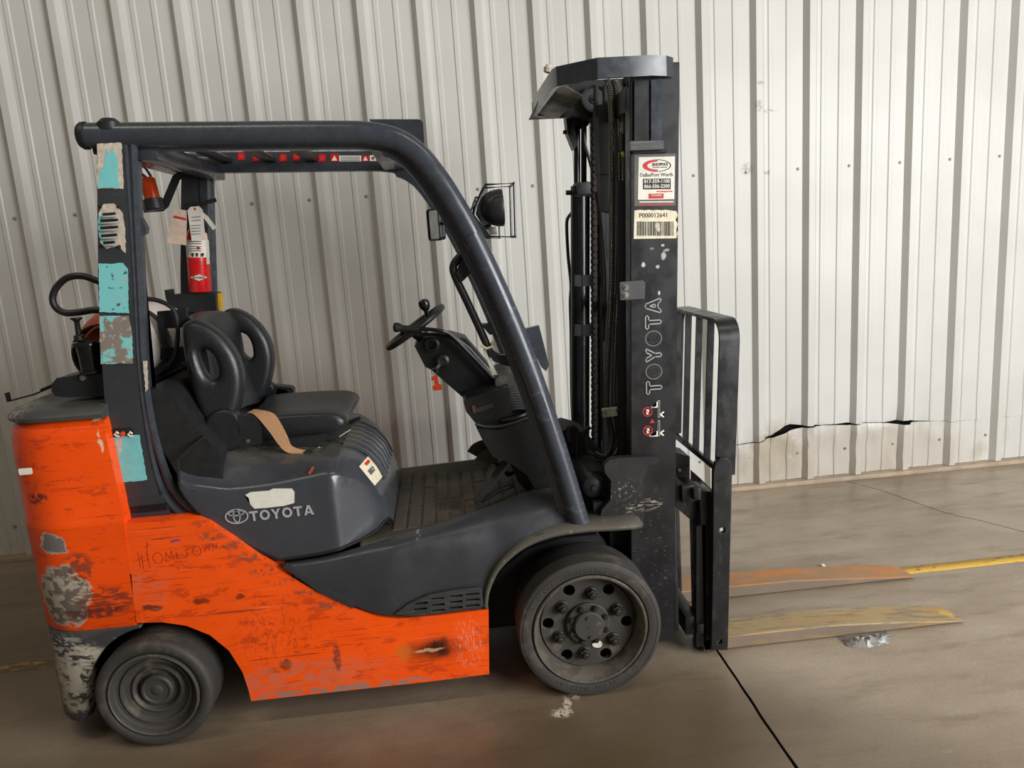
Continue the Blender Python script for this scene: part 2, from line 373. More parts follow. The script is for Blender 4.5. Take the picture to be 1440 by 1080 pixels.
for s_ in range(-6, 9):
    k0 = s_ * 3; x0 = RX0 + k0 * PITCH_R; dented = x0 + 0.92 > 1.45 and x0 < 3.2
    m = MB('wall_sheet'); pp = prof_pts(k0, k0 + 3)
    if not dented:
        zs = [0.028, 0.3, 1.0, 2.0, 3.0, ZT]
        m.loft([[Vector((x, y, z)) for x, y in pp] for z in zs])
        if s_ == 2: pass
    else:
        pp = dense(pp)
        top, bot = [], []
        for z in [None, 0.012, 0.03, 0.06, 0.12, 0.3, 0.8, 1.6, 2.6, ZT]:
            row = []
            for x, y in pp:
                zc = interp(CREASE, x); g = interp(GAP, x)
                h = 0.0 if z is None else z
                zz = zc + g * 0.55 + h if z != ZT else ZT
                if z is not None and z >= 0.12 and z != ZT: zz = zc + h
                w = max(0, 1 - h / 0.10)
                row.append(Vector((x, y + w * (0.010 * mnoise.noise(Vector((x * 11, 0, 1))) + g * 0.35), zz)))
            top.append(row)
        for tt in [0.0, 0.12, 0.3, 0.5, 0.68, 0.82, 0.93, 1.0]:
            row = []
            for x, y in pp:
                zc = interp(CREASE, x) - interp(GAP, x) * 0.6; zb = 0.028 + 0.004 * mnoise.noise(Vector((x * 8, 3, 0)))
                w = tt ** 1.5; edge = min(1, max(0, (x - 1.5) / 0.25), max(0, (3.15 - x) / 0.25))
                ny = mnoise.noise(Vector((x * 9, tt * 3.0, 2))) * 0.016 + mnoise.noise(Vector((x * 25, tt * 8.0, 5))) * 0.006
                row.append(Vector((x + 0.008 * edge * math.sin(tt * 3.1) * mnoise.noise(Vector((x * 5, 1, 1))), y * (1 - 0.35 * w * edge) + edge * (ny * (0.4 + w) - 0.012 * w), zb + (zc - zb) * tt)))
            bot.append(row)
        m.loft(bot); m.loft(top)
    m.build('wall_panel', wall, smooth=25)
simple('wall_void', (16, 18, 20), 0.9)
MB('wall_void').box(-7.2, 6.6, 0.075, 0.09, 0.0, ZT).build('wall_liner', wall)
# screws
sc = MB('greasy_steel').lathe([(0, 0.0085), (0.005, 0.0085), (0.006, 0.003), (0.0095, 0.0025), (0.0095, 0.0)], (0, 0, 0), n=8)
first = None
simple('screw_grey', (150, 143, 130), 0.5, 0.3)
sc.mats = [MATS['screw_grey']]
for zrow in (1.870, 0.192, 3.4):
    for k in range(-4, 21):
        x = SX + k * PITCH_R
        if first is None: first = sc.build('screw', wall); first.location = (x, 0, zrow)
        else: instance(first, 'screw', Matrix.Translation((x, -0.004 if zrow < 1 and 1.6 < x < 3.1 else 0, zrow)), wall)
simple('base_trim', (168, 150, 128), 0.6, var=0.15, scale=12)
bt = MB('base_trim').box(-7.2, 6.6, -0.055, 0.06, 0.0, 0.026, 0.004).build('baseboard_back', None)
tag(bt, 'thin tan metal base strip along the ribbed wall', kind='structure')

# ------------------------------------------------------------------ yellow floor tape
t = NT('floor_tape')
wn = t.noise(26, 6, (0.6, 1.6, 1), 0.7)
cc = t.mix(t.ramp(wn, 0.54, 0.64), C(206, 164, 62), C(112, 96, 66)); cc = t.mix(t.math('MULTIPLY', t.patch((-2.4, -1.26, 0), (1.9, 1, 1), 0.2, 4, 0.4), t.ramp(t.noise(9, 6, (1, 3, 1), 0.7), 0.36, 0.5)), cc, C(96, 84, 56))
t.done(cc, 0.55); MATS['floor_tape'] = t.m
tp = MB('floor_tape'); n_ = 90; rows = []
for i in range(n_ + 1):
    x = -4.0 + 8.5 * i / n_; wob = 0.004 * mnoise.noise(Vector((x * 3, 0, 9)))
    rows.append([Vector((x, -1.298 + wob + 0.003 * mnoise.noise(Vector((x * 30, 1, 0))), 0.0012)), Vector((x, -1.228 + wob + 0.003 * mnoise.noise(Vector((x * 30, 5, 0))), 0.0012))])
tp.loft(rows)
tag(tp.build('floor_tape', None, solid=0.001), 'scuffed yellow tape line on the floor beyond the fork tips', 'floor tape')

# ================================================================== FORKLIFT
TR = empty('forklift', (-0.33, YC, 0.0))
tag(TR, 'orange and dark grey forklift with black mast parked beside ribbed wall', 'forklift')
YS = -1.87
# ---- worn paints placed by where they sit on the truck
def pp3(x, y, Y=YS): q = P(x, y, Y); return (q.x, q.y, q.z)
def spot(x, y, rx, rz, rgb, s=1.0, Y=YS, amp=0.02, nscale=25, soft=0.3, cover=0.0, cscale=60, cstretch=None):
    return (pp3(x, y, Y), (rx, 0.3, rz), rgb, dict(amp=amp, nscale=nscale, soft=soft, cover=cover, cscale=cscale, cstretch=cstretch), s)
GREY = (150, 142, 130); DK = (70, 30, 18)
worn('orange_panel', (255, 86, 12), 0.34, (150, 44, 18), 0.60, 5.5, (0.7, 1, 9), patches=[
    spot(608, 914, 0.085, 0.040, (92, 36, 16), 0.8, soft=0.7), spot(614, 912, 0.05, 0.022, (34, 16, 12), 0.85, soft=0.7, amp=0.03), spot(603, 914, 0.05, 0.005, (206, 160, 120), 0.8, amp=0.012, nscale=30), spot(568, 918, 0.03, 0.03, (206, 120, 40), 0.5, soft=0.6),
    spot(215, 855, 0.03, 0.012, DK, 0.8), spot(283, 845, 0.028, 0.010, DK, 0.7), spot(338, 840, 0.015, 0.01, DK, 0.7), spot(402, 935, 0.02, 0.02, DK, 0.7),
    spot(247, 760, 0.02, 0.006, (60, 60, 110), 0.7), spot(300, 735, 0.08, 0.010, (120, 50, 30), 0.5, cover=0.5), spot(210, 830, 0.07, 0.07, (176, 120, 100), 0.55, cover=0.55, cscale=40, cstretch=(0.5, 1, 4)),
    spot(390, 890, 0.12, 0.11, (128, 48, 26), 0.4, soft=0.6, cover=0.56, cscale=90, cstretch=(1.2, 1, 0.6)), spot(420, 950, 0.25, 0.05, (190, 110, 84), 0.6, soft=0.6, cover=0.48, cscale=50, cstretch=(0.4, 1, 1.6)), spot(474, 925, 0.012, 0.05, (90, 50, 44), 0.7, amp=0.012, cover=0.42, cscale=60), *[spot(x, y, 0.05, 0.016, (112, 74, 58), 0.7, soft=0.6, cover=0.5, cscale=60) for x, y in ((298, 752), (322, 768), (348, 786), (372, 802), (398, 818), (428, 834), (462, 850))],
    spot(660, 905, 0.05, 0.09, (214, 150, 130), 0.6, cover=0.56, cscale=70, cstretch=(2, 1, 0.6)), spot(480, 968, 0.3, 0.012, (130, 120, 108), 0.8, cover=0.45, cscale=30)],
    scr=((104, 38, 22), 14, (0.16, 1, 9), 0.635), extra=[(7, (1, 1, 2.5), 0.55, (186, 56, 18), 0.6), (26, (0.10, 1, 4), 0.60, (140, 44, 20), 0.65), (34, (0.07, 1, 4), 0.63, (255, 150, 108), 0.55), (30, (3, 1, 0.25), 0.665, (128, 42, 22), 0.5), (70, (0.5, 1, 1.5), 0.66, (96, 36, 22), 0.6)])
worn('orange_weight', (255, 82, 6), 0.34, (150, 46, 20), 0.62, 6, (0.6, 1, 9), patches=[
    spot(72, 766, 0.050, 0.036, (196, 184, 166), 1, amp=0.05, nscale=14, soft=0.06), spot(73, 766, 0.045, 0.031, (122, 116, 110), 1, amp=0.05, nscale=14, soft=0.08), spot(88, 838, 0.088, 0.108, (204, 190, 166), 1, amp=0.05, nscale=15, soft=0.05), spot(88, 838, 0.083, 0.102, (116, 106, 94), 1, amp=0.05, nscale=15, soft=0.06), spot(86, 834, 0.085, 0.10, (184, 172, 152), 1, amp=0.05, nscale=15, soft=0.1, cover=0.50, cscale=34, cstretch=(0.8, 1, 1.3)),
    spot(110, 800, 0.05, 0.05, (120, 60, 44), 0.8, cover=0.48, cscale=40), spot(150, 845, 0.09, 0.05, (120, 52, 36), 0.8, cover=0.46, cscale=30, cstretch=(0.6, 1, 3)), spot(130, 862, 0.10, 0.018, (90, 44, 36), 0.8, cover=0.42),
    spot(48, 704, 0.035, 0.018, (84, 40, 22), 0.9, cover=0.45, cscale=50), spot(130, 592, 0.018, 0.006, (226, 206, 176), 0.9), spot(140, 622, 0.006, 0.035, (226, 206, 176), 0.9, cover=0.45),
    ((-1.452, -1.74, 0.92), (0.035, 0.09, 0.13), (112, 98, 80), dict(amp=0.02, nscale=30, soft=0.3, cover=0.42, cscale=50)),
    ((-1.455, -1.74, 0.60), (0.045, 0.10, 0.24), (140, 128, 108), dict(amp=0.03, nscale=20, soft=0.3, cover=0.40, cscale=40)), ((-1.44, -1.78, 1.10), (0.03, 0.06, 0.05), (150, 138, 118), dict(amp=0.02, nscale=30, soft=0.3, cover=0.45, cscale=60))],
    scr=((255, 150, 110), 10, (0.25, 1, 9), 0.68), extra=[(7, (1, 1, 2.5), 0.55, (186, 56, 18), 0.6), (26, (0.10, 1, 4), 0.60, (140, 44, 20), 0.65), (34, (0.07, 1, 4), 0.63, (255, 150, 108), 0.55), (30, (3, 1, 0.25), 0.665, (128, 42, 22), 0.5), (70, (0.5, 1, 1.5), 0.66, (96, 36, 22), 0.6)])
worn('weight_black', (62, 62, 62), 0.5, (150, 142, 128), 0.60, 9, (0.8, 1, 3), patches=[
    spot(95, 985, 0.09, 0.06, (174, 166, 150), 1, cover=0.47, cscale=30, cstretch=(0.7, 1, 1.6)), spot(100, 925, 0.12, 0.035, (178, 168, 150), 1, cover=0.49, cscale=34, cstretch=(0.6, 1, 1.8)),
    spot(92, 955, 0.09, 0.06, (186, 178, 162), 1, cover=0.48, cscale=26), spot(95, 950, 0.13, 0.12, (196, 188, 170), 0.9, cover=0.56, cscale=70, cstretch=(0.5, 1, 1.6)), ((-1.45, -1.76, 0.25), (0.05, 0.12, 0.2), (128, 116, 96), dict(amp=0.03, nscale=20, soft=0.3, cover=0.42, cscale=40))])
worn('grey_cap', (66, 67, 66), 0.42, (128, 120, 106), 0.60, 10, (1, 1, 2), patches=[((-1.42, -1.75, 1.15), (0.08, 0.12, 0.06), (140, 130, 112), dict(amp=0.03, nscale=24, soft=0.3, cover=0.5, cscale=50))])
worn('hood_paint', (60, 62, 67), 0.22, (92, 92, 92), 0.66, 7, (1, 1, 5), patches=[
    ((-0.58, -1.48, 0.93), (0.32, 0.28, 0.055), (88, 84, 72), dict(amp=0.04, nscale=9, soft=0.4), 0.85), ((-0.62, -1.62, 0.93), (0.2, 0.12, 0.05), (60, 56, 48), dict(amp=0.04, nscale=14, soft=0.4, cover=0.5, cscale=30), 0.7)], scr=((128, 124, 118), 18, (0.4, 1, 5), 0.715))
worn('cover_paint', (52, 53, 56), 0.30, (88, 88, 86), 0.64, 7, (1, 1, 3), patches=[spot(585, 745, 0.012, 0.05, (150, 148, 140), 0.6, cover=0.5)], scr=((136, 132, 124), 20, (0.4, 1, 4), 0.72))
worn('pillar_paint', (54, 56, 58), 0.34, (80, 80, 80), 0.62, 10)
worn('mast_paint', (25, 25, 27), 0.34, (50, 49, 48), 0.62, 14, (3, 1, 0.8), patches=[
    spot(905, 372, 0.006, 0.008, (196, 192, 184), 1, Y=-1.74, amp=0.004, nscale=60), spot(933, 360, 0.008, 0.012, (176, 172, 164), 1, Y=-1.74, amp=0.006, nscale=60), spot(925, 375, 0.006, 0.006, (180, 176, 168), 1, Y=-1.74, amp=0.004),
    spot(927, 412, 0.004, 0.007, (196, 192, 184), 1, Y=-1.74, amp=0.003), spot(937, 352, 0.012, 0.005, (150, 146, 138), 1, Y=-1.74, amp=0.006), spot(917, 350, 0.007, 0.004, (120, 116, 110), 1, Y=-1.74, amp=0.006), spot(932, 345, 0.006, 0.004, (180, 176, 168), 1, Y=-1.74, amp=0.003),
    spot(915, 712, 0.06, 0.02, (150, 142, 126), 0.9, Y=-1.76, soft=0.5, cover=0.56, cscale=90, cstretch=(0.35, 1, 2)), spot(918, 790, 0.09, 0.20, (100, 96, 90), 0.5, Y=-1.74, soft=0.5, cover=0.64, cscale=120, cstretch=(0.5, 1, 1.2))],
    scr=((128, 124, 118), 30, (0.5, 1, 3), 0.74))
worn('carriage_paint', (24, 24, 26), 0.32, (56, 54, 51), 0.60, 40, (1.2, 1, 1), scr=((150, 146, 138), 60, (0.35, 1, 2.5), 0.70), extra=[(22, (1, 1, 0.5), 0.54, (58, 57, 55), 0.45), (90, (0.4, 1, 2), 0.66, (120, 116, 110), 0.6)])
worn('pillar_worn', (60, 64, 72), 0.24, (88, 92, 100), 0.56, 12, (1, 1, 3), scr=((176, 176, 176), 50, (0.4, 1, 2.2), 0.68))
worn('fender_grey', (82, 77, 68), 0.55, (128, 120, 106), 0.57, 16, (1, 1, 1), extra=[(40, (1, 1, 1), 0.60, (60, 56, 50), 0.6)])
worn('fork_yellow', (160, 138, 98), 0.45, (176, 128, 60), 0.50, 6, (0.6, 2.5, 1), patches=[((1.875, -1.675, 0.02), (0.022, 0.03, 0.1), (206, 170, 74), dict(amp=0.03, nscale=34, soft=0.5), 0.7)], scr=((130, 112, 92), 14, (0.4, 3.0, 1), 0.53))
worn('fork_edge', (126, 110, 94), 0.5, (150, 120, 80), 0.55, 14, (0.4, 1, 3))
worn('fork_rust', (166, 116, 68), 0.45, (190, 118, 50), 0.48, 6, (0.5, 3, 1), scr=((150, 122, 94), 12, (0.4, 3.0, 1), 0.52))
worn('mat_rubber', (70, 64, 54), 0.7, (92, 80, 60), 0.55, 8, (1, 1, 1))
worn('tire_rubber', (56, 53, 49), 0.62, (86, 78, 66), 0.56, 7, (1, 1, 1))
worn('rim_paint', (64, 60, 55), 0.55, (104, 94, 80), 0.56, 12, (1, 1, 1))
worn('rim_dirty', (90, 83, 73), 0.6, (62, 56, 48), 0.46, 12, (1, 1, 1))

# ---- chassis core
m = MB('black_matte')
m.box(-0.80, 0.05, -1.80, -1.0, 0.13, 0.56, 0.02)
m.box(-1.40, -0.78, -1.80, -1.0, 0.50, 0.86, 0.02)
m.box(-1.30, -0.80, -1.66, -1.14, 0.14, 0.5, 0.02)
m.box(0.0, 0.56, -1.66, -1.14, 0.15, 0.58, 0.02)
chassis = m.build('chassis', TR)
MB('greasy_steel').tube([(-1.07, -1.86, 0.19), (-1.07, -0.94, 0.19)], 0.05, 16).build('rear_axle', TR)
MB('greasy_steel').tube([(0.405, -1.86, 0.25), (0.405, -0.94, 0.25)], 0.06, 16).build('front_axle', TR)

# ---- orange side panels
top = [(172, 737), (220, 733), (280, 729), (293, 736), (345, 770), (397, 806), (450, 834), (500, 857), (530, 868), (560, 870), (620, 865), (687, 857)]
bot = [(688, 948), (600, 959), (480, 972), (353, 986), (350, 972), (341, 945), (322, 915), (295, 893), (262, 880), (228, 875), (192, 876), (187, 840), (180, 790)]
for sgn in (0, 1):
    Y0, Y1 = (YS, YS + 0.10) if not sgn else (2 * YC - YS, 2 * YC - YS - 0.10)
    o = MB('orange_panel').prism(XZ(top + bot, YS), Y0, Y1, 0.024, 4).build('side_panel', TR, smooth=50)
    lab(o, 'scraped orange lower side panel')
# handwriting scratched in marker on the near panel
def strokes(segs, p0, w, h, Y, mat, name, parent, th=0.0016, lift=0.0008):
    o = P(*p0, Y); mb = MB(mat)
    for seg in segs:
        pts = [o + Vector((a * w, -lift, b * h)) for a, b in seg]
        for a, b in zip(pts, pts[1:]):
            d = (b - a).normalized(); nn = Vector((-d.z, 0, d.x)) * th / 2
            mb.add([a - nn - d * th / 3, b - nn + d * th / 3, b + nn + d * th / 3, a + nn - d * th / 3], [[0, 1, 2, 3]])
    return mb.build(name, parent, smooth=10)
ring = lambda cx, cy, rx, ry: [(cx + rx * math.cos(a), cy + ry * math.sin(a)) for a in [2 * math.pi * k / 14 for k in range(15)]]
simple('marker', (158, 50, 24), 0.6)
HW = [[(0, 0), (0.03, 1)], [(0.55, 0.0), (0.5, 1.0)], [(0, 0.5), (0.6, 0.62)], ring(1.35, 0.62, 0.42, 0.36), [(2.0, 0.3), (2.1, 0.95), (2.35, 0.55), (2.6, 1.0), (2.7, 0.4)],
      [(3.0, 0.9), (3.0, 0.45), (3.3, 0.5)], [(3.6, 0.95), (4.2, 1.05)], [(3.9, 1.0), (3.85, 0.5)], ring(4.75, 0.85, 0.36, 0.32), [(5.3, 1.15), (5.45, 0.8), (5.6, 1.1), (5.8, 0.85), (5.9, 1.2)], [(6.1, 0.85), (6.2, 1.15), (6.45, 0.9), (6.5, 1.2)]]
strokes(HW, (202, 800), 0.037, 0.052, YS, 'marker', 'marker_writing', TR)
strokes([[(0, 0), (1, 0.25)], [(0.55, -0.4), (0.5, 0.6)], [(1.1, 0.9), (1.7, 1.05)], [(1.3, 0.3), (1.5, 1.3)]], (188, 790), 0.035, 0.05, YS, 'marker', 'marker_writing', TR)

# ---- counterweight
def plan(n=10, x_r=-1.085, grow=0.0, rear=-1.462, r=0.20):
    yn = YS - grow; cx, cy = rear + r, YS + r; out = [(x_r, yn), (-1.16, yn), (-1.22, yn)]
    out += [(cx - (r + grow) * math.sin(R_(90 * k / n)), cy - (r + grow) * math.cos(R_(90 * k / n))) for k in range(n + 1)]
    out.append((rear - grow - 0.012, YC))
    return out + [(x, 2 * YC - y) for x, y in out[-2::-1]]
def ringz(z, **k): return [Vector((x, y, z)) for x, y in plan(**k)]
CWX = sorted((q.z, q.x) for q in (P(142, 588, YS), P(160, 665, YS), P(175, 735, YS), P(184, 800, YS), P(190, 876, YS)))
m = MB('orange_weight')
ZR = [(0.418, -0.004), (0.424, 0.0), (0.60, 0.0), (0.772, 0.002), (0.780, 0.004), (0.790, 0.0), (0.95, -0.002), (1.06, -0.004), (1.092, -0.010), (1.110, -0.020), (1.120, -0.036)]
m.loft([ringz(z, grow=g, x_r=interp(CWX, z)) for z, g in ZR], True, True)
cw = m.build('counterweight', TR, smooth=40); lab(cw, 'scraped orange cast counterweight')
m = MB('grey_cap')
m.loft([ringz(z, grow=g, x_r=-1.095) for z, g in [(1.120, -0.028), (1.124, -0.006), (1.136, -0.006), (1.150, -0.020), (1.159, -0.050), (1.163, -0.10)]], True, True)
lab(m.build('counterweight_cap', TR, smooth=40), 'dusty dark grey top edge')
m = MB('weight_black'); rows = []
def arch_z(x): return 0.085 + 0.325 * math.sqrt(max(0, 1 - ((x + 1.07) / 0.245) ** 2)) if x > -1.315 else 0.085
pl = plan(n=12)
near = []
for i in range(40):
    x = -1.088 - (1.27 - 1.088) * i / 39; near.append((x, YS))
near += [(x, y) for x, y in plan(n=12) if x < -1.27 or y > YS + 0.001]
near = [p for p in near if p[1] <= YC] ; full = near + [(x, 2 * YC - y) for x, y in near[::-1]]
for tt in (0, 0.02, 0.25, 0.5, 0.75, 1.0):
    row = []
    for x, y in full:
        on = abs(y - YS) < 0.03 or abs(y - (2 * YC - YS)) < 0.03
        zb = arch_z(x) if on else 0.085
        row.append(Vector((x, y, zb + (0.418 - zb) * tt)))
    rows.append(row)
m.loft(rows)
lab(m.build('counterweight_base', TR, smooth=40, solid=0.05), 'scraped black lower bumper')
MB('black_matte').box(-1.43, -1.33, -1.70, -1.10, 0.10, 0.5).build('tow_pin_block', TR)
MB('white_label').prism(rrect(P(27, 664, YS).x, P(46, 664, YS).x, P(27, 668, YS).z, P(27, 659, YS).z, 0.004), YS - 0.0035, YS - 0.0005).build('name_sticker', TR)

# ---- rear wheel / front wheel
def front_wheel(sgn):
    Yf = -1.922 if sgn else 2 * YC + 1.922; ax = (0, -1, 0) if sgn else (0, 1, 0); c = Vector((0.405, Yf, 0.25)); A = Vector(ax)
    fr = lambda a, b, cc: c + Vector((a, 0, b)) + A * cc
    m = MB('rim_dirty').lathe([(0.198, -0.02), (0.200, -0.002), (0.196, 0.003), (0.190, 0.001), (0.186, -0.012), (0.180, -0.020), (0.176, -0.050), (0.168, -0.066), (0.158, -0.070)], c, ax, 64)
    m.lathe([(0.198, -0.02), (0.198, -0.2), (0.17, -0.2), (0.17, -0.075)], c, ax, 48)
    w = m.build('front_wheel', TR, smooth=40)
    m = MB('rim_paint'); hs = [circ(0.140 * math.cos(R_(-5 + 60 * k)), 0.140 * math.sin(R_(-5 + 60 * k)), 0.0205, 16) for k in range(6)]
    m.shape(circ(0, 0, 0.166, 56), hs, 0.014, 0.002, lambda a, b, cc: fr(a, b, cc - 0.064)); m.build('wheel_disc', w, smooth=30)
    MB('black_matte').lathe([(0, -0.10), (0.16, -0.10)], c, ax, 32).build('brake_drum', w)
    m = MB('tire_rubber').lathe([(0.199, -0.012), (0.206, -0.002), (0.222, 0.002), (0.236, 0.000), (0.244, -0.002), (0.2485, -0.007), (0.2495, -0.015), (0.2497, -0.10), (0.2495, -0.17), (0.2475, -0.185), (0.24, -0.198), (0.20, -0.20)], c, ax, 96)
    m.lathe([(0.2335, 0.000), (0.2345, 0.0022), (0.2360, 0.0010)], c, ax, 64)
    if sgn:   # moulded lettering round the sidewall
        m.use('rim_paint')
        for txt, a0, st, s_ in (('21X8X15 INDUSTRIAL', 151, -4.6, 1), ('CUSHION SOLID', 236, 4.6, -1)):
            for i, ch in enumerate(txt):
                if ch == ' ': continue
                a = R_(a0 + st * i); rr = 0.2205; o = fr(rr * math.cos(a), rr * math.sin(a), 0.0012)
                ut = Vector((math.sin(a), 0, -math.cos(a))) * s_; ur = Vector((math.cos(a), 0, math.sin(a))) * s_
                m.text(ch, 0.019, lambda x, y, z: o + ut * x + ur * y + A * z, 0.0004, 0.003)
    m.build('tire', w, smooth=30)
    m = MB('rim_paint').lathe([(0.078, -0.064), (0.078, -0.046), (0.074, -0.042), (0.054, -0.042), (0.053, -0.026), (0.049, -0.021), (0, -0.021)], c, ax, 40)
    m.lathe([(0, -0.0195), (0.004, -0.0195), (0.005, -0.022)], c, ax, 10)
    for a_ in (95, 275): m.lathe([(0, -0.014), (0.006, -0.014), (0.006, -0.022)], fr(0.036 * math.cos(R_(a_)), 0.036 * math.sin(R_(a_)), 0), ax, 6)
    m.build('hub', w)
    for k in range(8):
        a = R_(22 + 45 * k); m = MB('greasy_steel'); cc = fr(0.065 * math.cos(a), 0.065 * math.sin(a), 0)
        m.lathe([(0.0105, -0.042), (0.0105, -0.036), (0, -0.036)], cc, ax, 12); m.lathe([(0.0078, -0.037), (0.0078, -0.029), (0, -0.028)], cc, ax, 6); m.build('hub_bolt', w, smooth=20)
    for k in range(6):
        a = R_(21 + 60 * k); m = MB('greasy_steel'); cc = fr(0.112 * math.cos(a), 0.112 * math.sin(a), 0)
        m.lathe([(0.0235, -0.058), (0.0225, -0.052), (0.018, -0.050)], cc, ax, 18); m.lathe([(0.0195, -0.052), (0.0195, -0.036), (0.016, -0.032), (0.009, -0.032)], cc, ax, 6); m.lathe([(0.0095, -0.034), (0.0095, -0.025), (0.007, -0.023), (0, -0.023)], cc, ax, 12)
        m.build('lug_nut', w, smooth=20)
    if sgn: lab(MB('white_label').shape(cr2([(0.012, -0.078), (0.030, -0.072), (0.046, -0.080), (0.044, -0.096), (0.026, -0.098), (0.013, -0.090)], 3), [], 0.006, 0.001, lambda a, b, cc_: fr(a, b, cc_ - 0.055)).build('putty_patch', w), 'small white smear')
    return w
def rear_wheel(sgn):
    Yf = -1.920 if sgn else 2 * YC + 1.920; ax = (0, -1, 0) if sgn else (0, 1, 0); c = (-1.062, Yf, 0.19)
    m = MB('rim_paint').lathe([(0.146, -0.02), (0.147, 0.000), (0.143, 0.002), (0.139, -0.004), (0.137, -0.022), (0.130, -0.027), (0.118, -0.028), (0.114, -0.022), (0.109, -0.024), (0.104, -0.038), (0.088, -0.042), (0.080, -0.034), (0.074, -0.036), (0.064, -0.052), (0.054, -0.052)], c, ax, 64)
    m.lathe([(0.146, -0.02), (0.146, -0.15), (0.05, -0.15)], c, ax, 40)
    w = m.build('rear_wheel', TR, smooth=40)
    MB('tire_rubber').lathe([(0.146, -0.010), (0.154, -0.002), (0.166, 0.002), (0.178, 0.000), (0.184, -0.004), (0.188, -0.011), (0.1895, -0.022), (0.19, -0.08), (0.1895, -0.13), (0.183, -0.15), (0.146, -0.152)], c, ax, 80).build('tire', w, smooth=30)
    MB('rim_paint').lathe([(0.054, -0.054), (0.053, -0.032), (0.048, -0.027), (0.042, -0.027), (0.039, -0.031), (0.020, -0.032), (0.014, -0.028), (0, -0.028)], c, ax, 32).build('hub_cap', w)
    m = MB('rim_dirty').lathe([(0.1425, 0.0026), (0.1405, 0.0032), (0.1385, 0.0010)], c, ax, 64).build('lock_ring', w)
    return w
front_wheel(1); front_wheel(0); rear_wheel(1); rear_wheel(0)

# ---- engine hood (lofted along X)
HB = [(q.x, q.z) for q in (P(*g) for g in ((247, 652, -1.83), (256, 690, -1.83), (276, 714, -1.83), (302, 736, -1.83), (345, 762, -1.83), (391, 785, -1.83), (450, 776, -1.83), (486, 768, -1.83), (508, 758, -1.79), (530, 742, -1.74), (541, 728, -1.70)))]
HTOP = [(-0.93, 0.985), (-0.90, 0.985), (-0.80, 0.962), (-0.60, 0.932), (-0.45, 0.918), (-0.40, 0.910), (-0.36, 0.896), (-0.32, 0.868), (-0.285, 0.822), (-0.262, 0.765), (-0.25, 0.69)]
SHZ = [(-0.93, 0.905), (-0.88, 0.872), (-0.75, 0.842), (-0.60, 0.848), (-0.45, 0.868), (-0.40, 0.865), (-0.34, 0.825), (-0.30, 0.775), (-0.265, 0.70), (-0.25, 0.64)]
HBOT = sorted(HB)
HE = [(-0.43, 0.0), (-0.42, 0.003), (-0.41, 0.009), (-0.30, 0.088), (-0.27, 0.120), (-0.248, 0.170)]   # front corner facet turns inward
def hsec(x):
    zb, zs, zt, e = interp(HBOT, x), interp(SHZ, x), interp(HTOP, x), interp(HE, x); zb = min(zb, zs - 0.02)
    return [(-1.838 + e, zb), (-1.838 + e, zb + (zs - zb) * 0.4), (-1.837 + e, zb + (zs - zb) * 0.75), (-1.834 + e, zs - 0.018), (-1.829 + e, zs - 0.006), (-1.819 + e, zs + 0.003), (-1.804 + e, zs + 0.010), (-1.77 + e, zs + (zt - zs) * 0.40 + 0.006), (-1.72 + e, zs + (zt - zs) * 0.72 + 0.004), (-1.66 + e, zt - 0.006), (min(-1.47, -1.58 + e), zt), (YC, zt + 0.002)]
m = MB('hood_paint'); rings = []
xs = [-0.912, -0.905, -0.89, -0.86, -0.82, -0.76, -0.70, -0.62, -0.54, -0.48, -0.45, -0.44, -0.43, -0.42, -0.41, -0.40, -0.38, -0.36, -0.34, -0.32, -0.30, -0.285, -0.272, -0.26, -0.248]
for x in xs:
    h = hsec(x); rings.append([Vector((x, y, z)) for y, z in h] + [Vector((x, 2 * YC - y, z)) for y, z in h[-2::-1]])
m.loft(rings, False, True)
hood = m.build('engine_hood', TR, smooth=45); lab(hood, 'glossy dark grey engine hood')
# moulded ridges on the rounded front edge of the hood
m = MB('hood_paint')
for k in range(7):
    y = -1.62 + 0.06 * k
    m.sweep([Vector((x, y, interp(HTOP, x) + 0.002)) for x in (-0.40, -0.36, -0.34, -0.32, -0.30, -0.285, -0.272, -0.262)], [(0.009, -0.006), (0.006, 0.005), (-0.006, 0.005), (-0.009, -0.006)], up=(0, 0, 1))
m.build('hood_ridges', hood)
simple('seam_black', (10, 10, 11), 0.7)
MB('seam_black').tube([P(290, 612, -1.80), P(268, 630, -1.82), P(249, 647, -1.836)] + [Vector((x, hsec(x)[0][0] - 0.001, hsec(x)[0][1] - 0.003)) for x in xs[1:]], 0.0055, 6).build('hood_seal', hood)
# emblem, name and stickers on the hood side
LT = {'T': [[(0, 1), (0.86, 1), (0.86, 0.8), (0.55, 0.8), (0.55, 0), (0.31, 0), (0.31, 0.8), (0, 0.8)]],
      'Y': [[(0, 1), (0.26, 1), (0.46, 0.62), (0.66, 1), (0.92, 1), (0.58, 0.42), (0.58, 0), (0.34, 0), (0.34, 0.42)]],
      'A': [[(0, 0), (0.36, 1), (0.62, 1), (0.98, 0), (0.73, 0), (0.67, 0.18), (0.31, 0.18), (0.25, 0)], [(0.37, 0.36), (0.61, 0.36), (0.49, 0.74)]],
      'O': [[(0.5 + 0.5 * math.cos(2 * math.pi * k / 28), 0.5 + 0.52 * math.sin(2 * math.pi * k / 28)) for k in range(28)], [(0.5 + 0.27 * math.cos(2 * math.pi * k / 28), 0.5 + 0.30 * math.sin(2 * math.pi * k / 28)) for k in range(28)]]}
WD = {'T': 0.86, 'Y': 0.92, 'A': 0.98, 'O': 1.0}
